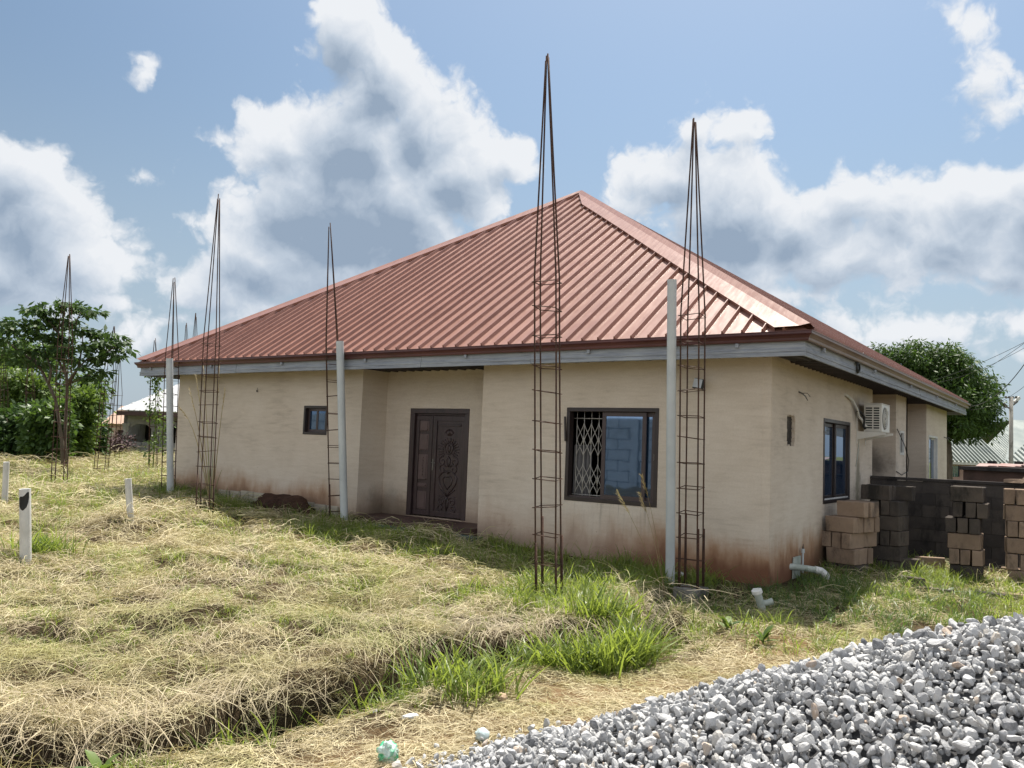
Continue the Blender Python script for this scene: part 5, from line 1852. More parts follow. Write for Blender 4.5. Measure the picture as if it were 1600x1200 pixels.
def ground_euler(x, y, yaw, tilt=1.0):
    e_ = 0.12
    dx = (ground_z(x + e_, y) - ground_z(x - e_, y)) / (2 * e_) * tilt
    dy = (ground_z(x, y + e_) - ground_z(x, y - e_)) / (2 * e_) * tilt
    n = np.stack([-dx, -dy, np.ones_like(dx)], -1); n /= np.linalg.norm(n, axis=1, keepdims=True)
    a = np.stack([np.cos(yaw), np.sin(yaw), np.zeros_like(yaw)], -1)
    a -= n * (a * n).sum(1, keepdims=True); a /= np.linalg.norm(a, axis=1, keepdims=True)
    b = np.cross(n, a)
    return np.stack([np.arctan2(b[:, 2], n[:, 2]), -np.arcsin(np.clip(a[:, 2], -1, 1)), np.arctan2(a[:, 1], a[:, 0])], -1)


def ribbons(C, W, side, rnd):
    """C (n,k,3) centre lines, W (n,k) half widths, side (n,k,3) unit across -> verts, quads, attr"""
    n, k, _ = C.shape
    V = np.stack([C - side * W[..., None], C + side * W[..., None]], 2).reshape(n, k * 2, 3)
    q = []
    for i in range(k - 1):
        q.append([2 * i, 2 * i + 1, 2 * i + 3, 2 * i + 2])
    q = np.array(q)
    Q = (np.arange(n) * k * 2)[:, None, None] + q[None]
    return V.reshape(-1, 3), Q.reshape(-1, 4), np.repeat(rnd, k * 2)


def straw_patch(seed, n=80, R=0.27, spread=0.62, lmin=0.08, lmax=0.40, hmax=0.06, w=0.0025):
    r = np.random.default_rng(seed)
    a = r.normal(0, spread, n) + (r.random(n) < 0.34) * r.uniform(-1.6, 1.6, n)
    p0 = np.stack([r.normal(0, R * 0.6, n), r.normal(0, R * 0.6, n)], -1)
    Ln = r.uniform(lmin, lmax, n)
    bend = r.normal(0, 0.3, n)
    k = 5
    s = np.linspace(-0.5, 0.5, k)
    ang = a[:, None] + bend[:, None] * s[None]
    st = Ln[:, None] / (k - 1)
    x = np.cumsum(np.cos(ang) * st, 1); y = np.cumsum(np.sin(ang) * st, 1)
    x = x - x.mean(1, keepdims=True) + p0[:, :1]; y = y - y.mean(1, keepdims=True) + p0[:, 1:]
    z0 = r.random(n) ** 2 * hmax
    arch = r.random(n) ** 3 * hmax * 1.6
    z = z0[:, None] + arch[:, None] * (1 - (2 * s[None]) ** 2) + r.normal(0, 0.004, (n, k)) + r.normal(0, 0.05, n)[:, None] * s[None] * Ln[:, None] * 2
    z = np.maximum(z, -0.02)
    C = np.stack([x, y, z], -1)
    t = np.stack([np.cos(ang), np.sin(ang), np.zeros_like(ang)], -1)
    roll = r.normal(0, 0.7, n)[:, None]
    sd = np.stack([-t[..., 1] * np.cos(roll), t[..., 0] * np.cos(roll), np.sin(roll) * np.ones_like(ang)], -1)
    W = (w * r.uniform(0.6, 1.5, n))[:, None] * np.array([0.7, 1, 1, 0.9, 0.35])[None]
    V, Q, A = ribbons(C, W, sd, r.random(n))
    return np_mesh('straw_patch', V, quads=Q, attr={'rnd': A})


def tuft(seed, n=22, R=0.06, hmin=0.12, hmax=0.38, w=0.0045, lean=0.55, droop=0.8):
    r = np.random.default_rng(seed)
    az_ = r.uniform(0, 2 * np.pi, n)
    k = 5
    s = np.linspace(0, 1, k)
    Ln = r.uniform(hmin, hmax, n)
    le = np.abs(r.normal(0, lean, n)) + 0.1
    dr = r.uniform(0.2, 1.0, n) * droop
    th = le[:, None] + dr[:, None] * s[None] ** 1.6 * 1.5
    st = Ln[:, None] / (k - 1)
    rad = np.cumsum(np.sin(th) * st, 1) - np.sin(th[:, :1]) * st
    z = np.cumsum(np.cos(th) * st, 1) - np.cos(th[:, :1]) * st
    p0 = r.normal(0, R, (n, 2))
    x = p0[:, :1] + rad * np.cos(az_)[:, None]; y = p0[:, 1:] + rad * np.sin(az_)[:, None]
    C = np.stack([x, y, z - 0.01], -1)
    tw = az_[:, None] + np.pi / 2 + r.normal(0, 0.4, n)[:, None] + s[None] * r.normal(0, 0.5, n)[:, None]
    sd = np.stack([np.cos(tw), np.sin(tw), np.zeros_like(tw)], -1)
    W = (w * r.uniform(0.6, 1.4, n))[:, None] * np.array([0.65, 1, 0.95, 0.7, 0.08])[None]
    V, Q, A = ribbons(C, W, sd, r.random(n))
    return np_mesh('grass_tuft', V, quads=Q, attr={'rnd': A})


def overhang(seed, n=32):
    """long dead blades that spill over an edge towards +x"""
    r = np.random.default_rng(seed)
    k = 7
    s = np.linspace(0, 1, k)
    Ln = r.uniform(0.22, 0.58, n)
    th = r.uniform(-0.25, 0.15, n)[:, None] - (r.uniform(0.2, 1.15, n)[:, None]) * sstep(0.25, 0.85, s)[None] * r.uniform(0.6, 1.1, n)[:, None]
    st = Ln[:, None] / (k - 1)
    a = np.cumsum(np.cos(th) * st, 1); z = np.cumsum(np.sin(th) * st, 1)
    yaw = r.normal(0, 0.85, n)
    x0 = r.uniform(-0.42, -0.08, n); y0 = r.normal(0, 0.20, n)
    x = x0[:, None] + a * np.cos(yaw)[:, None]; y = y0[:, None] + a * np.sin(yaw)[:, None]
    C = np.stack([x, y, z + r.uniform(0.0, 0.05, n)[:, None]], -1)
    sd = np.stack([-np.sin(yaw), np.cos(yaw), r.normal(0, .3, n)], -1); sd /= np.linalg.norm(sd, axis=1, keepdims=True)
    sd = np.repeat(sd[:, None], k, 1)
    W = (0.0021 * r.uniform(0.6, 1.4, n))[:, None] * np.array([0.6, 1, 1, 1, .9, .7, .3])[None]
    V, Q, A = ribbons(C, W, sd, r.random(n))
    return np_mesh('spilling_straw', V, quads=Q, attr={'rnd': A})


def wedge(n, t0, t1, p0=-260, p1=1860, power=1.0):
    """points on the ground in the part of the plot the camera looks over, denser near by"""
    t = t0 * (t1 / t0) ** rng.random(n)
    u = (rng.uniform(p0, p1, n) - 800) / FL * t
    x = CAM[0] + HU[0] * u + HV[0] * t; y = CAM[1] + HU[1] * u + HV[1] * t
    return x, y, t


def free(x, y, pad=0.05):
    inside = (x > -WL - pad) & (x < 0 + pad) & (y > -pad) & (y < DD)
    porch = (x > PX1 - .05) & (x < PX2 + .3) & (y > -0.45) & (y < 1)
    walled = (x > 0) & (y > 6.0)
    return ~(inside | porch | walled)


def swirl(x, y):
    return YAW * -0.0 + 0.55 + 2.4 * (vnoise(x * 0.5 + 3, y * 0.5, 21) - 0.5) + 3.4 * (vnoise(x * 1.9, y * 1.9 + 9, 22) - 0.5)


PATCH = [straw_patch(300 + i) for i in range(9)] + [straw_patch(330 + i, n=46, spread=0.9, lmin=0.12, lmax=0.4, hmax=0.03) for i in range(4)] + [straw_patch(350 + i, n=30, spread=0.5, lmin=0.3, lmax=0.75, hmax=0.10) for i in range(3)]
x, y, t = wedge(9400, 3.6, 46)
ht = mound_h(x, y)
tr, s_ = trench(x, y)
ok = free(x, y) & (ht < 0.02) & ~((s_ > 0.0) & (s_ < 0.45) & (y < -1.3) & (rng.random(len(x)) < 0.9))
ok &= ~((s_ > -0.12) & (s_ < 0.5) & (y < -1.3) & (rng.random(len(x)) < 0.6))
bare = vnoise(x * 1.1 + 40, y * 1.1, 31)
ok &= ~((bare > 0.64) & (rng.random(len(x)) < 0.66) & (s_ < 0.3)) & ~((pits(x, y) > 0.05) & (rng.random(len(x)) < 0.8))
hol = ground_z(x, y) - 0.25 * (ground_z(x + .25, y) + ground_z(x - .25, y) + ground_z(x, y + .25) + ground_z(x, y - .25))
ok &= ~((hol < -0.015) & (rng.random(len(x)) < 0.7))
ok &= ~((x > -0.2) & (y > -1.8) & (rng.random(len(x)) < 0.72)) & ~((x > -4.5) & (x < 0.3) & (y > -1.0) & (rng.random(len(x)) < 0.8))
x, y, t, s_ = x[ok], y[ok], t[ok], s_[ok]
yaw = swirl(x, y) + rng.normal(0, 0.6, len(x))
sc = np.clip(t / 12.0, 0.52, 2.0) * rng.uniform(0.75, 1.25, len(x))
kk = np.where(rng.random(len(x)) < 0.10, rng.integers(13, 16, len(x)), rng.integers(0, 13, len(x)))
kk = np.where((s_ > 0.5) & (y < -2), rng.integers(9, 13, len(x)), kk)
zz = ground_z(x, y)
scatter('dry_grass', np.stack([x, y, zz + 0.005], -1), ground_euler(x, y, yaw), sc, kk, PATCH, STRAW, 'mown dry grass lying in mats over the plot', 'grass')

# grey matted straw in the hollows and spilling over the ditch edge
OH = [overhang(400 + i) for i in range(6)]
yy = rng.uniform(-11.5, -1.2, 190)
xx = np.interp(yy, TR_Y, TR_X) + 0.22 * (vnoise(yy * 1.7, yy * 0 + 3.0, 8) - 0.5) + rng.normal(-0.16, 0.18, len(yy))
keep = vnoise(yy * 1.6, yy * 0 + 5, 41) > 0.50
xx, yy = xx[keep], yy[keep]
ey = np.stack([np.zeros_like(xx), rng.normal(0, .12, len(xx)), rng.normal(-0.15, 0.75, len(xx))], -1)
# humps elsewhere get the same spilling straw, facing the road
x, y, t = wedge(900, 5, 22, 0, 1100)
hump = ground_z(x, y) - 0.5 * (ground_z(x + .3, y - .2) + ground_z(x - .3, y + .2))
ok = free(x, y, 0.3) & (hump > 0.02) & (x < -1.2)
x, y = x[ok][:170], y[ok][:170]
ey2 = np.stack([np.zeros_like(x), rng.normal(0, .15, len(x)), rng.normal(-0.8, 0.7, len(x))], -1)
ax_, ay_ = np.concatenate([xx, x]), np.concatenate([yy, y])
scatter('spilling_grass', np.stack([ax_, ay_, ground_z(np.concatenate([xx - .12, x]), ay_) + 0.02], -1), np.concatenate([ey, ey2]), rng.uniform(0.7, 1.15, len(ax_)), rng.integers(0, 6, len(ax_)), OH, STRAW_D, 'dead grass spilling over the ditch edge and the humps', 'grass')

# green regrowth
GT = [tuft(500 + i) for i in range(6)] + [tuft(520 + i, n=12, R=0.04, hmin=0.08, hmax=0.22, w=0.004) for i in range(4)]
px_, py_, ps_ = [], [], []


def band(n, x0, x1, y0, y1, s0, s1):
    px_.append(rng.uniform(x0, x1, n)); py_.append(rng.uniform(y0, y1, n)); ps_.append(rng.uniform(s0, s1, n))


x, y, t = wedge(26000, 4, 44)
g_ = vnoise(x * 0.9, y * 0.9, 51)
ok = free(x, y, 0.1) & (mound_h(x, y) < 0) & (rng.random(len(x)) < np.clip((g_ - 0.32) * 2.8, 0.14, 1) * np.clip(t / 11, 0.5, 1.9))
s_ = trench(x, y)[1]
ok &= ~((s_ > 0.8) & (y < -3))
px_.append(x[ok]); py_.append(y[ok]); ps_.append(np.clip(t[ok] / 15, 0.42, 1.4) * rng.uniform(0.45, 1.0, ok.sum()))
band(330, -8.2, -5.0, -2.0, -0.5, 0.6, 1.1)           # before the porch
band(300, -5.0, -1.0, -2.2, -0.3, 0.6, 1.15)          # under the big window
band(260, -2.2, -0.55, -2.8, -0.4, 0.7, 1.3)           # round the pipe and column on the stub
band(170, -2.2, -0.7, -4.2, -2.5, 0.6, 1.15)             # round the tallest column
band(150, -14.0, -8.2, -1.2, -0.1, 0.6, 1.1)           # along the left wall
band(110, -18, -14.6, -3.0, 2.5, 0.8, 1.4)
band(60, -0.3, 1.6, -3.4, -1.9, 0.5, 1.0)
band(150, 1.0, 3.4, 0.4, 4.4, 0.6, 1.2)
px_, py_, ps_ = map(np.concatenate, (px_, py_, ps_))
ok = free(px_, py_, 0.03) & (mound_h(px_, py_) < 0.0)
px_, py_, ps_ = px_[ok], py_[ok], ps_[ok]
n = len(px_)
scatter('green_grass', np.stack([px_, py_, ground_z(px_, py_)], -1), np.stack([rng.normal(0, .12, n), rng.normal(0, .12, n), rng.uniform(0, 6.28, n)], -1), ps_, rng.integers(0, 10, n), GT, GREEN, 'bright green grass regrowing through the straw', 'grass')

# broad-bladed lush grass in the ditch and in the shade of the house
WT = [tuft(560 + i, n=26, R=0.09, hmin=0.25, hmax=0.62, w=0.0085, lean=0.42, droop=0.95) for i in range(5)]
px_, py_, ps_ = [], [], []
yy = rng.uniform(-8.6, -3.6, 54)
xx = np.interp(yy, TR_Y, TR_X) + rng.uniform(0.1, 0.5, len(yy))
kp = vnoise(yy * 1.2, yy * 0, 61) > 0.42
px_.append(xx[kp]); py_.append(yy[kp]); ps_.append(rng.uniform(0.45, 0.9, kp.sum()))
q = gp(925, 1018)
band(64, q[0] - 0.36, q[0] + 0.34, q[1] - 0.45, q[1] + 0.6, 0.65, 1.0)
q = gp(965, 985); band(26, q[0] - 0.3, q[0] + 0.4, q[1] - 0.3, q[1] + 0.4, 0.6, 1.0)
q = gp(700, 1060); band(26, q[0] - 0.5, q[0] + 0.4, q[1] - 0.3, q[1] + 0.3, 0.6, 0.95)
q = gp(62, 875); band(16, q[0] - 0.35, q[0] + 0.35, q[1] - 0.25, q[1] + 0.25, 0.5, 0.9)
q = gp(390, 1110); band(8, q[0] - 0.3, q[0] + 0.3, q[1] - 0.2, q[1] + 0.2, 0.5, 0.8)
px_, py_, ps_ = map(np.concatenate, (px_, py_, ps_)); n = len(px_)
scatter('lush_grass', np.stack([px_, py_, ground_z(px_, py_)], -1), np.stack([rng.normal(0, .1, n), rng.normal(0, .1, n), rng.uniform(0, 6.28, n)], -1), ps_, rng.integers(0, 5, n), WT, GREEN, 'broad-bladed lush grass growing in the ditch', 'grass')
px_, py_, ps_ = [], [], []
band(160, 0.1, 2.6, -1.6, 2.6, 0.35, 0.75)
band(110, -14.2, -8.2, -0.9, -0.1, 0.4, 0.8)
band(50, -0.9, 0.9, -2.3, -0.3, 0.35, 0.7)
px_, py_, ps_ = map(np.concatenate, (px_, py_, ps_)); ok = free(px_, py_, .04); px_, py_, ps_ = px_[ok], py_[ok], ps_[ok]; n = len(px_)
scatter('shade_grass', np.stack([px_, py_, ground_z(px_, py_)], -1), np.stack([rng.normal(0, .2, n), rng.normal(0, .2, n), rng.uniform(0, 6.28, n)], -1), ps_, rng.integers(0, 5, n), [tuft(580 + i, n=30, R=0.12, hmin=0.2, hmax=0.6, w=0.0055, lean=0.9, droop=0.9) for i in range(5)], GREEN_D, 'dark green grass in the shade at the foot of the walls', 'grass')


# ------------------------------------------------------------------ tall grass stalks with plumes, each a thing
def stalk(base, tips, mat, label, group, plume=True, r=0.004):
    e_ = empty('tall_grass', base, label, 'grass', group)
    base = np.array(base, float)
    for (tip, sagv) in tips:
        tip = np.array(tip, float)
        pts = []
        for k in range(9):
            s = k / 8
            p = base + (tip - base) * s
            p[2] += sagv * math.sin(math.pi * s) + (-(s ** 4) * sagv * 0.5)
            pts.append(p)
        mm = MB(); mm.tube(pts, [r * (1 - 0.65 * k / 8) for k in range(9)], 5)
        st_ = mm.build('stem', mat, e_, smooth=True)
        if plume:
            V, Q = [], []
            P = np.array(pts)
            d_ = P[-1] - P[-3]; d_ /= np.linalg.norm(d_)
            Vn, F = [], []
            for k in range(46):
                s = k / 46
                o_ = P[-3] + (P[-1] - P[-3]) * s
                sd = np.array([random.gauss(0, 1), random.gauss(0, 1), random.gauss(0, .6)]); sd /= np.linalg.norm(sd)
                q1 = o_ + d_ * 0.05 + sd * 0.022 + np.array([0, 0, -0.012])
                q2 = o_ + d_ * 0.085 + sd * 0.03 + np.array([0, 0, -0.03])
                c_ = np.cross(d_, sd) * 0.003
                b_ = len(Vn); Vn += [o_ - c_, o_ + c_, q1 + c_, q2, q1 - c_]; F.append((b_, b_ + 1, b_ + 2, b_ + 3, b_ + 4))
            mm = MB(); mm.add(Vn, F); mm.build('plume', mat, e_)
    return e_


GS = 'tall grass stalks gone to seed'
b0 = gp(1040, 935); dd0 = float((b0 - CAM) @ cf)
stalk(b0, [(at(1003, 735, dd0 - .1), 0.12), (at(1000, 765, dd0 - .15), 0.10), (at(965, 765, dd0), 0.05)], STRAW, 'pale plumed grass stalks arching in front of the large window', GS)
b1 = gp(330, 800); dd1 = float((b1 - CAM) @ cf)
stalk(b1, [(at(296, 600, dd1), 0.15), (at(306, 580, dd1), 0.12), (at(318, 570, dd1), 0.05), (at(282, 625, dd1), 0.3), (at(352, 600, dd1), 0.2), (at(343, 570, dd1), 0.03)], STRAW, 'long dry stalks growing up through the thick rebar column', GS, r=0.012)
b1 = gp(322, 806)
stalk(b1 + np.array([0.05, 0.05, 0]), [(at(325, 690, dd1), 0.0), (at(336, 640, dd1), 0.0), (at(347, 730, dd1), 0.1), (at(330, 720, dd1), 0.05)], GREEN, 'green stems inside the foot of the thick rebar column', GS, plume=False, r=0.008)
for (bx, by, tx, ty, lab) in ((640, 905, 627, 860, 'thin seed stalk standing in the straw before the porch'), (1012, 800, 1002, 710, 'slender stalk beside the tall grey pipe'), (118, 880, 118, 815, 'long pale stalk leaning in the straw at left')):
    b_ = gp(bx, max(by, 830)); d_ = float((b_ - CAM) @ cf)
    stalk(b_, [(at(tx, ty, d_), 0.03)], STRAW, lab, GS, plume=False, r=0.0035)


# ------------------------------------------------------------------ broad leaf weeds
def weed(base, n, L, label, mat=LEAF_BR):
    e_ = empty('weed', base, label, 'weed', 'broad-leaved weeds')
    V, Q, A = [], [], []
    for k in range(n):
        a = random.uniform(0, 6.28); el_ = random.uniform(0.3, 1.1); ln = L * random.uniform(.6, 1.1)
        d_ = np.array([math.cos(a) * math.cos(el_), math.sin(a) * math.cos(el_), math.sin(el_)])
        s_ = np.array([-math.sin(a), math.cos(a), 0]); b_ = np.array([0, 0, 0.02 + 0.3 * L * random.random()])
        w_ = ln * 0.17
        i0 = len(V)
        for (f, ww, dz) in ((0, .1, 0), (.3, 1, 0.0), (.65, .85, -.05), (1, .05, -.22)):
            c_ = b_ + d_ * ln * f + np.array([0, 0, dz * ln])
            V += [c_ - s_ * w_ * ww, c_ + np.array([0, 0, -.12 * w_]), c_ + s_ * w_ * ww]
        for j in range(3):
            Q += [[i0 + 3 * j, i0 + 3 * j + 1, i0 + 3 * j + 4, i0 + 3 * j + 3], [i0 + 3 * j + 1, i0 + 3 * j + 2, i0 + 3 * j + 5, i0 + 3 * j + 4]]
        A += [random.random()] * 12
    me_ = np_mesh('leaves', np.array(V), quads=np.array(Q), attr={'rnd': A}); me_.materials.append(mat)
    o_ = lnk(bpy.data.objects.new('leaves', me_)); o_.parent = e_
    mm = MB(); mm.tube([base, np.array(base) + np.array([0.01, 0, 0.3 * L])], 0.006, 5); mm.build('stem', GREEN, e_)


for (px, py, n_, L, lab, mt) in ((1137, 975, 7, 0.24, 'yellow-green young plant in front of the capped pipe', LEAF_BR), (1192, 1000, 8, 0.22, 'small leafy plant at the edge of the gravel heap', LEAF_BR),
                                (70, 868, 12, 0.26, 'dark leafy weed at the foot of the thick white marker pipe', LEAF_MD), (160, 1195, 5, 0.2, 'bright seedling at the bottom left edge', LEAF_BR),
                                (505, 1092, 6, 0.14, 'small leafy weed on the ditch edge left of the grey wrapper', LEAF_BR), (1480, 935, 7, 0.22, 'leafy weed by the sunk blocks near the gravel', LEAF_BR)):
    q = gp(px, py); q[2] = gz(q[0], q[1])
    weed(q, n_, L, lab, mt)

# heap of dark soil at the foot of the left wall
q = np.array([-9.95, -0.33, float(plain_z(-9.95))])
bm = bmesh.new(); bmesh.ops.create_icosphere(bm, subdivisions=4, radius=1.0)
for v in bm.verts:
    k = 0.75 + 0.5 * float(vnoise(v.co.x * 2.3 + 5, v.co.y * 2.3 + v.co.z, 71)) + 0.2 * float(vnoise(v.co.x * 7, v.co.z * 7 + v.co.y * 4, 72))
    v.co = Vector((v.co.x * 0.95 * k, v.co.y * 0.32 * k, v.co.z * 0.30 * k))
me_ = bpy.data.meshes.new('soil_heap'); bm.to_mesh(me_); bm.free(); me_.materials.append(DIRT)
o_ = lnk(bpy.data.objects.new('soil_heap', me_)); o_.location = q
tag(o_, 'low heap of dark soil against the foot of the left wall under the small window', 'soil heap')


# ------------------------------------------------------------------ gravel heap
def stone(seed):
    r = np.random.default_rng(seed)
    bm = bmesh.new(); bmesh.ops.create_icosphere(bm, subdivisions=2, radius=1.0)
    ax3 = np.array([r.uniform(.9, 1.55), r.uniform(.65, 1.0), r.uniform(.42, .8)])
    P = np.array([v.co for v in bm.verts])
    for k in range(13):
        n = r.normal(size=3); n /= np.linalg.norm(n)
        dcut = r.uniform(0.46, 0.82)
        s = P @ n
        P = P - n[None] * np.clip(s - dcut, 0, None)[:, None]
    P = P * ax3 + r.normal(0, 0.012, P.shape)
    for v, p in zip(bm.verts, P): v.co = p
    me_ = bpy.data.meshes.new('stone'); bm.to_mesh(me_); bm.free()
    return me_


STN = [stone(700 + i) for i in range(18)]
xs, ys, zs, rs = [], [], [], []
for layer, (stp, dz, r0, r1) in enumerate(((0.042, -0.026, 0.018, 0.030), (0.038, 0.000, 0.012, 0.033), (0.068, 0.022, 0.013, 0.044))):
    U, Vv = np.meshgrid(np.arange(-1.6, 5.6, stp), np.arange(1.55, 6.6, stp))
    U = U.ravel() + rng.uniform(-.45, .45, U.size) * stp; Vv = Vv.ravel() + rng.uniform(-.45, .45, Vv.size) * stp
    x = CAM[0] + HU[0] * U + HV[0] * Vv; y = CAM[1] + HU[1] * U + HV[1] * Vv
    h = mound_h(x, y)
    inview = (np.abs(U) < Vv * 0.78 + 0.25)
    ok = (h > rng.uniform(-0.035, 0.02, len(h))) & inview
    x, y, h = x[ok], y[ok], h[ok]
    xs.append(x); ys.append(y); zs.append(np.maximum(-0.49 + h, ground_z(x, y, False)) + dz + rng.uniform(-.018, .018, len(x)))
    rs.append(r0 + (r1 - r0) * rng.random(len(x)) ** 1.6)
# stragglers round the foot
U = rng.uniform(-1.6, 3.0, 420); Vv = rng.uniform(3.6, 6.8, 420)
x = CAM[0] + HU[0] * U + HV[0] * Vv; y = CAM[1] + HU[1] * U + HV[1] * Vv
h = mound_h(x, y); ok = (h < 0.0) & (h > -0.11)
xs.append(x[ok]); ys.append(y[ok]); zs.append(ground_z(x[ok], y[ok]) + 0.012); rs.append(rng.uniform(.012, .032, ok.sum()))
xs, ys, zs, rs = map(np.concatenate, (xs, ys, zs, rs)); n = len(xs)
scatter('gravel_heap', np.stack([xs, ys, zs], -1), rng.uniform(0, 6.28, (n, 3)), rs, rng.integers(0, 18, n), STN, STONE, 'heap of pale grey crushed stone in the right foreground', 'gravel')


# ------------------------------------------------------------------ litter
def crumple(name, q, size, mat, label, cat, seed, subdiv=4, flat=1.0):
    bm = bmesh.new(); bmesh.ops.create_icosphere(bm, subdivisions=subdiv, radius=1.0)
    r_ = np.random.default_rng(seed)
    P = np.array([v.co for v in bm.verts])
    out = np.ones(len(P))
    for k in range(26):
        n = r_.normal(size=3); n /= np.linalg.norm(n)
        o = r_.uniform(-.8, .8)
        out += r_.uniform(-.10, .10) * np.abs(((P @ n - o) * r_.uniform(1, 4)) % 1.0 - 0.5) * 2
    P = P * out[:, None] * np.array([size[0], size[1], size[2] * flat])
    for v, p in zip(bm.verts, P): v.co = p
    me_ = bpy.data.meshes.new(name); bm.to_mesh(me_); bm.free(); me_.materials.append(mat)
    for p_ in me_.polygons: p_.use_smooth = True
    o_ = lnk(bpy.data.objects.new(name, me_)); o_.location = (q[0], q[1], gz(q[0], q[1]) + size[2] * flat * 0.75)
    o_.rotation_euler = (0.2, 0.1, seed)
    return tag(o_, label, cat)


mt, t_, b_ = new_mat('green_white_film')
p_ = pos_of(t_)
f_ = t_.maprange(t_.noise(p_, 13, 3, 0.5, 1.0), 0.42, 0.56)
t_.put(b_.inputs['Base Color'], t_.mix(f_, (0.09, 0.56, 0.30, 1), (0.62, 0.78, 0.72, 1)))
b_.inputs['Roughness'].default_value = 0.25
b_.inputs['Transmission Weight'].default_value = 0.25
crumple('plastic_bag', gp(606, 1182), (0.085, 0.075, 0.085), mt, 'crumpled green and white plastic bag on the straw at the bottom edge', 'plastic bag', 3)
WFILM = simple('white_film', (0.70, 0.72, 0.74), 0.3, 0.15, 20)
GFILM = simple('grey_wrapper_film', (0.36, 0.36, 0.36), 0.45, 0.4, 14)
crumple('plastic_wrapper', gp(641, 1111), (0.05, 0.03, 0.018), WFILM, 'small scrap of white plastic on the straw above the green bag', 'wrapper', 4, 3)
crumple('plastic_wrapper', gp(592, 1082), (0.055, 0.05, 0.07), GFILM, 'grey crumpled wrapper caught in the grass of the ditch', 'wrapper', 5, 3)
BFILM = simple('pale_blue_film', (0.52, 0.62, 0.63), 0.2, 0.15, 20)
crumple('plastic_wrapper', gp(754, 1152), (0.055, 0.05, 0.05), BFILM, 'pale bluish plastic scrap at the edge of the gravel', 'wrapper', 6, 3)
crumple('plastic_wrapper', gp(1062, 902), (0.08, 0.05, 0.05), WFILM, 'white plastic scrap at the foot of the tall grey pipe', 'wrapper', 7, 3)
TANS = simple('tan_pebble', (0.42, 0.31, 0.21), 0.8, 0.2, 9.0, bump=0.01)
crumple('stone', gp(784, 1084), (0.05, 0.04, 0.035), TANS, 'tan stone lying in the straw near the gravel', 'stone', 8, 3)


# ------------------------------------------------------------------ trees and bushes
def leaves_mesh(name, P, D, Nn, L, Wd, rnd, fold=0.25):
    """diamond leaves: base P, direction D, normal N (n,3), length L, half width Wd"""
    S_ = np.cross(D, Nn); S_ /= np.linalg.norm(S_, axis=1, keepdims=True) + 1e-9
    tip = P + D * L[:, None]
    mid = P + D * (L * 0.45)[:, None] - Nn * (Wd * fold)[:, None]
    V = np.stack([P, mid - S_ * Wd[:, None] + Nn * (Wd * fold)[:, None], tip, mid + S_ * Wd[:, None] + Nn * (Wd * fold)[:, None]], 1)
    n = len(P)
    b = np.arange(n) * 4
    T = np.concatenate([np.stack([b, b + 1, b + 2], -1), np.stack([b, b + 2, b + 3], -1)])
    return np_mesh(name, V.reshape(-1, 3), tris=T, attr={'rnd': np.repeat(rnd, 4)})


def crown(parent, name, centres, per, spread, L0, L1, wid, droop, mat, seed, shade=None):
    r = np.random.default_rng(seed)
    c = np.repeat(np.asarray(centres, float), per, 0)
    n = len(c)
    off = r.normal(size=(n, 3)); off /= np.linalg.norm(off, axis=1, keepdims=True)
    off *= (r.random(n) ** 0.5)[:, None] * np.asarray(spread)
    P = c + off
    D = off / (np.linalg.norm(off, axis=1, keepdims=True) + 1e-6) + r.normal(0, .5, (n, 3)) + np.array([0, 0, -droop])
    D /= np.linalg.norm(D, axis=1, keepdims=True)
    Nn = r.normal(0, .55, (n, 3)) + np.array([0, 0, 1.0]); Nn -= D * (Nn * D).sum(1, keepdims=True); Nn /= np.linalg.norm(Nn, axis=1, keepdims=True)
    L = r.uniform(L0, L1, n)
    me_ = leaves_mesh(name, P, D, Nn, L, L * wid * r.uniform(.8, 1.2, n), np.clip(np.repeat(r.random(len(centres)), per) * 0.5 + r.random(n) * 0.5, 0, 1))
    me_.materials.append(mat)
    o_ = lnk(bpy.data.objects.new(name, me_)); o_.parent = parent
    loc = np.array(parent.location)
    me_.transform(Matrix.Translation(Vector([-float(v) for v in loc])))
    return o_


def lump_centres(lumps, n, seed, shell=0.55):
    """cluster centres in the outer shell of a union of ellipsoids [(centre, (rx,ry,rz))]"""
    r = np.random.default_rng(seed)
    vol = np.array([np.prod(q[1]) ** (2 / 3) for q in lumps]); vol /= vol.sum()
    out = []
    while len(out) < n:
        i = r.choice(len(lumps), p=vol)
        c, R_ = lumps[i]
        d_ = r.normal(size=3); d_ /= np.linalg.norm(d_)
        if d_[2] < -0.75: continue
        p = np.array(c) + d_ * np.array(R_) * r.uniform(shell, 1.04)
        inside = any(np.sum(((p - np.array(c2)) / np.array(R2)) ** 2) < 0.45 for j, (c2, R2) in enumerate(lumps) if j != i)
        if not inside: out.append(p)
    return np.array(out)


# mango tree behind the right side of the house
d = 40.0
mb_ = at(1478, 745, d); mb_[2] = -0.6
mango = empty('mango_tree', mb_, 'large dense mango tree with a dark rounded crown behind the right end of the house', 'tree')
R3 = lambda a, b, c: (a * d / FL, b * d / FL, c * d / FL)
lumps = [(at(1420, 575, d), R3(54, 50, 40)), (at(1478, 572, d - .8), R3(44, 46, 32)), (at(1515, 612, d - .5), R3(42, 42, 40)), (at(1405, 615, d), R3(45, 45, 45)), (at(1470, 630, d - 1.2), R3(70, 60, 62)), (at(1522, 655, d - .6), R3(34, 36, 40)), (at(1480, 668, d - .5), R3(52, 45, 34)), (at(1380, 570, d + .5), R3(30, 32, 30))]
crown(mango, 'crown', lump_centres(lumps, 1000, 81, 0.35), 36, (0.40, 0.40, 0.30), 0.16, 0.30, 0.16, 0.75, LEAF_MG, 82)
m = MB(); top_ = at(1475, 640, d)
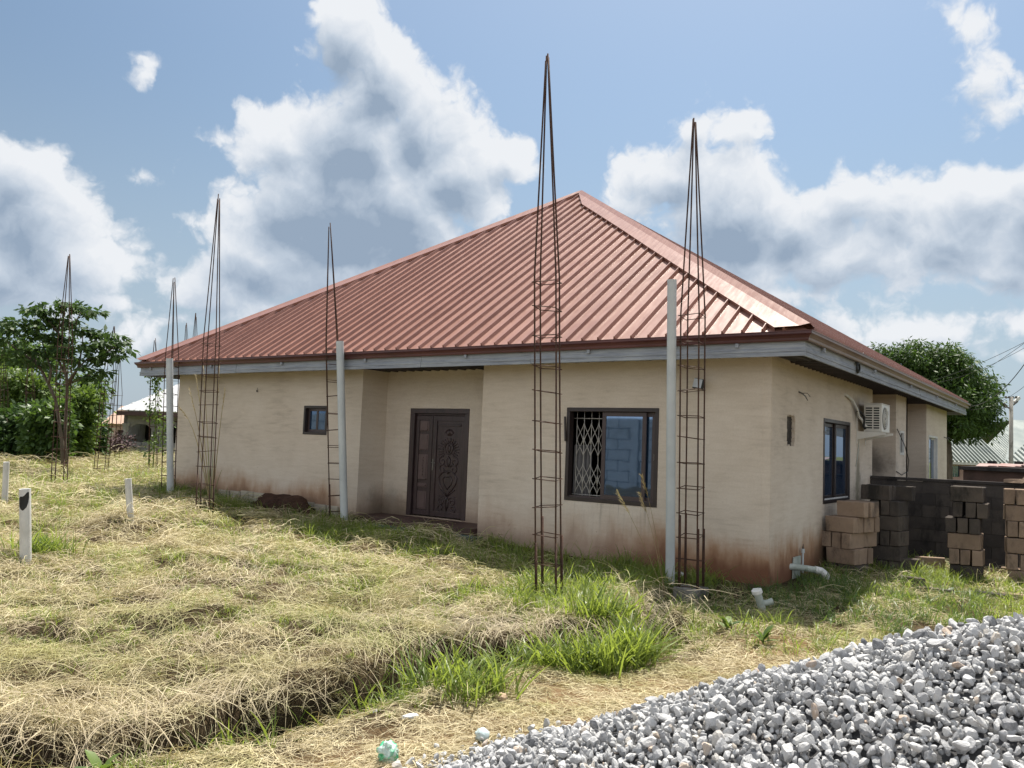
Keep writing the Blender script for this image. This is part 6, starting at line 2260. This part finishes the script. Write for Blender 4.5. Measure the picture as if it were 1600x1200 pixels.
m.tube([mb_ - np.array([0, 0, .6]), mb_ + (top_ - mb_) * .5 + np.array([.1, 0, 0]), top_], [0.32, 0.24, 0.14], 10)
for (px, py) in ((1420, 590), (1530, 620), (1480, 580), (1550, 660), (1410, 630)):
    q = at(px, py, d); s0_ = mb_ + (top_ - mb_) * random.uniform(.55, .9)
    m.tube([s0_, s0_ + (q - s0_) * .5 + np.array([0, 0, .3]), q], [0.12, 0.08, 0.03], 6)
m.build('trunk', BARK, mango, smooth=True)

# umbrella-shaped tree at the left
d = 24.0
tb_ = at(102, 735, d); tb_[2] = min(tb_[2], float(plain_z(tb_[0])))
ut = empty('umbrella_tree', tb_, 'tree with flat layered dark foliage and a forked trunk at the left', 'tree')
pads = [(99, 476, 34), (70, 484, 22), (125, 482, 24), (145, 488, 16), (45, 483, 14), (82, 498, 30), (110, 502, 30), (60, 505, 16), (30, 512, 28), (5, 500, 34), (-25, 510, 38), (60, 522, 26), (15, 530, 36), (-30, 540, 40), (95, 528, 22), (128, 515, 22), (165, 520, 26), (160, 535, 26), (190, 532, 16), (195, 545, 12), (182, 555, 12), (125, 540, 32), (85, 546, 28), (45, 548, 26), (20, 560, 26), (110, 560, 22), (148, 560, 18), (158, 580, 12), (140, 588, 16), (132, 572, 16), (60, 565, 18), (165, 552, 18)]
C_ = []
for (px, py, rr_) in pads:
    for k in range(max(4, int(rr_ * 0.36))):
        an = random.uniform(0, 6.28); q = math.sqrt(random.random())
        C_.append(at(px + rr_ * q * math.cos(an), py + rr_ * 0.10 * q * math.sin(an) + 7 * q * q - 2, d + rr_ * d / FL * q * math.sin(an) * 1.3 + random.uniform(-.25, .25)))
crown(ut, 'crown', C_, 13, (0.25, 0.25, 0.06), 0.15, 0.28, 0.23, 0.55, LEAF_DK, 91)
m = MB()
A_ = lambda px, py, dz=0.0: at(px, py, d + dz)
m.tube([tb_ - np.array([0, 0, .3]), A_(97, 690), A_(91, 650), A_(87, 625), A_(76, 600), A_(63, 575), A_(48, 552)], [0.07, 0.055, 0.048, 0.045, 0.042, 0.034, 0.024], 9)
m.tube([tb_ + np.array([.05, .05, -.3]), A_(101, 690, .1), A_(103, 650, .1), A_(105, 612, .1), A_(104, 590), A_(98, 560), A_(97, 510), A_(99, 480)], [0.07, 0.055, 0.048, 0.044, 0.04, 0.032, 0.024, 0.016], 9)
for path in ([(106, 596), (118, 580), (135, 562), (160, 535)], [(105, 605), (122, 575), (128, 545), (130, 520)], [(104, 590), (90, 560), (84, 530), (82, 500)], [(76, 600), (80, 578), (70, 548), (62, 520)], [(63, 575), (40, 555), (12, 535), (-20, 520)], [(99, 560), (115, 530), (120, 500), (128, 485)], [(97, 530), (80, 505), (65, 490)], [(135, 562), (150, 560), (175, 545), (192, 535)], [(107, 600), (125, 592), (140, 586)]):
    m.tube([A_(px, py, random.uniform(-.3, .3)) for px, py in path], [0.036, 0.03, 0.02, 0.01][:len(path)], 6)
m.build('trunk', BARK, ut, smooth=True)


def bush(name, px, py, dist, rx, ry, mat, label, seed, n=150, per=34, leaf=(0.14, 0.30), group='bushes along the left edge of the plot', cat='bush'):
    k = dist / FL
    b_ = at(px, py + ry, dist); b_[2] = float(plain_z(b_[0]))
    e_ = empty(name, b_, label, cat, group)
    r_ = random.Random(seed)
    cz0 = at(px, py, dist)
    lumps = [(cz0 - np.array([0, 0, ry * k * .15]), (rx * k * .62, rx * k * .6, ry * k * .62))]
    for j in range(9):
        a = r_.uniform(0, 6.28); q = r_.uniform(.45, .95)
        lumps.append((cz0 + ux * math.cos(a) * rx * k * q + vx * r_.uniform(-.5, .3) * rx * k + np.array([0, 0, math.sin(a) * ry * k * q]), (rx * k * r_.uniform(.18, .42), rx * k * r_.uniform(.2, .4), ry * k * r_.uniform(.16, .36))))
    # skirt down to the ground
    low = cz0.copy(); low[2] = (cz0[2] + b_[2]) / 2
    lumps.append((low, (rx * k * .8, rx * k * .7, max(0.4, (cz0[2] - b_[2]) * .6))))
    crown(e_, 'crown', lump_centres(lumps, n, seed, 0.45), per, (0.46 * dist / 32, 0.46 * dist / 32, 0.36 * dist / 32), leaf[0], leaf[1], 0.24, 0.35, mat, seed + 1)
    mm = MB()
    for j in range(4):
        q = cz0 + np.array([r_.uniform(-.6, .6), r_.uniform(-.6, .6), r_.uniform(-.3, .4)]) * rx * k
        mm.tube([b_ - np.array([0, 0, .2]), b_ + (q - b_) * .5, q], [0.08, 0.05, 0.02], 6)
    mm.build('trunk', BARK, e_, smooth=True)


bush('bushy_tree', -20, 600, 37, 70, 80, LEAF_MD, 'tall green bushy tree at the far left edge behind the umbrella tree', 101, 230)
bush('bushy_tree', 62, 602, 39, 62, 74, LEAF_MD, 'mid green bushy tree straight behind the fork of the umbrella tree', 103, 240)
bush('bush', 35, 598, 34, 40, 26, LEAF_BR, 'bright yellow-green bush top under the left limb of the umbrella tree', 105, 120)
bush('bush', 112, 650, 31, 42, 40, LEAF_BR, 'bright leafy bush right of the umbrella tree trunk', 107, 190)
bush('bush', 132, 618, 36, 26, 34, LEAF_MD, 'rounded bush behind the bright one, next to the leaning column', 109, 130)
bush('bush', 22, 668, 30, 56, 30, LEAF_DK, 'low very dark bush at the left under the trees', 111, 170)
bush('bush', 76, 668, 29, 30, 34, LEAF_MD, 'low green bush at the foot of the umbrella tree, left side', 113, 130)
bush('bush', 143, 678, 34, 16, 18, LEAF_DK, 'small dark shrub at the right end of the bushes', 115, 90)
bush('bush', -75, 640, 33, 50, 60, LEAF_MD, 'green bush just at the left edge of the picture', 117, 120)
# dry reddish shrub before the peach house
bush('dry_shrub', 190, 692, 40, 14, 16, simple('dry_shrub_leaf', (0.09, 0.05, 0.055), 0.8, 0.3, 6.0), 'dry purplish shrub before the peach house', 119, 40, 22, (0.1, 0.2), None, 'shrub')

# creeper on the overgrown column
cb, ct = BASES[240]
cr_e = empty('creeper', cb, 'green creeper climbing the overgrown rebar column before the white-roofed house', 'creeper')
C_ = []
for k in range(58):
    s = random.random() ** 0.9
    s = 0.06 + 0.80 * s
    wd = (0.20 if s < 0.42 else 0.12) if not 0.42 < s < 0.55 else 0.10
    C_.append(cb + (ct - cb) * s + np.array([random.gauss(0.1, wd), random.gauss(0, wd), 0]))
for k in range(9):
    C_.append(cb + (ct - cb) * 0.80 + ux * random.uniform(-.2, 1.4) + np.array([0, 0, random.gauss(0, .12)]))
crown(cr_e, 'foliage', C_, 14, (0.13, 0.13, 0.16), 0.07, 0.14, 0.28, 0.6, LEAF_BR, 131)
mm = MB(); mm.tube([cb, cb + (ct - cb) * .4 + ux * .08, cb + (ct - cb) * .8, cb + (ct - cb) * .8 + ux * 1.3 - np.array([0, 0, .1])], [0.02, 0.015, 0.012, 0.006], 5); mm.build('stem', GREEN, cr_e)
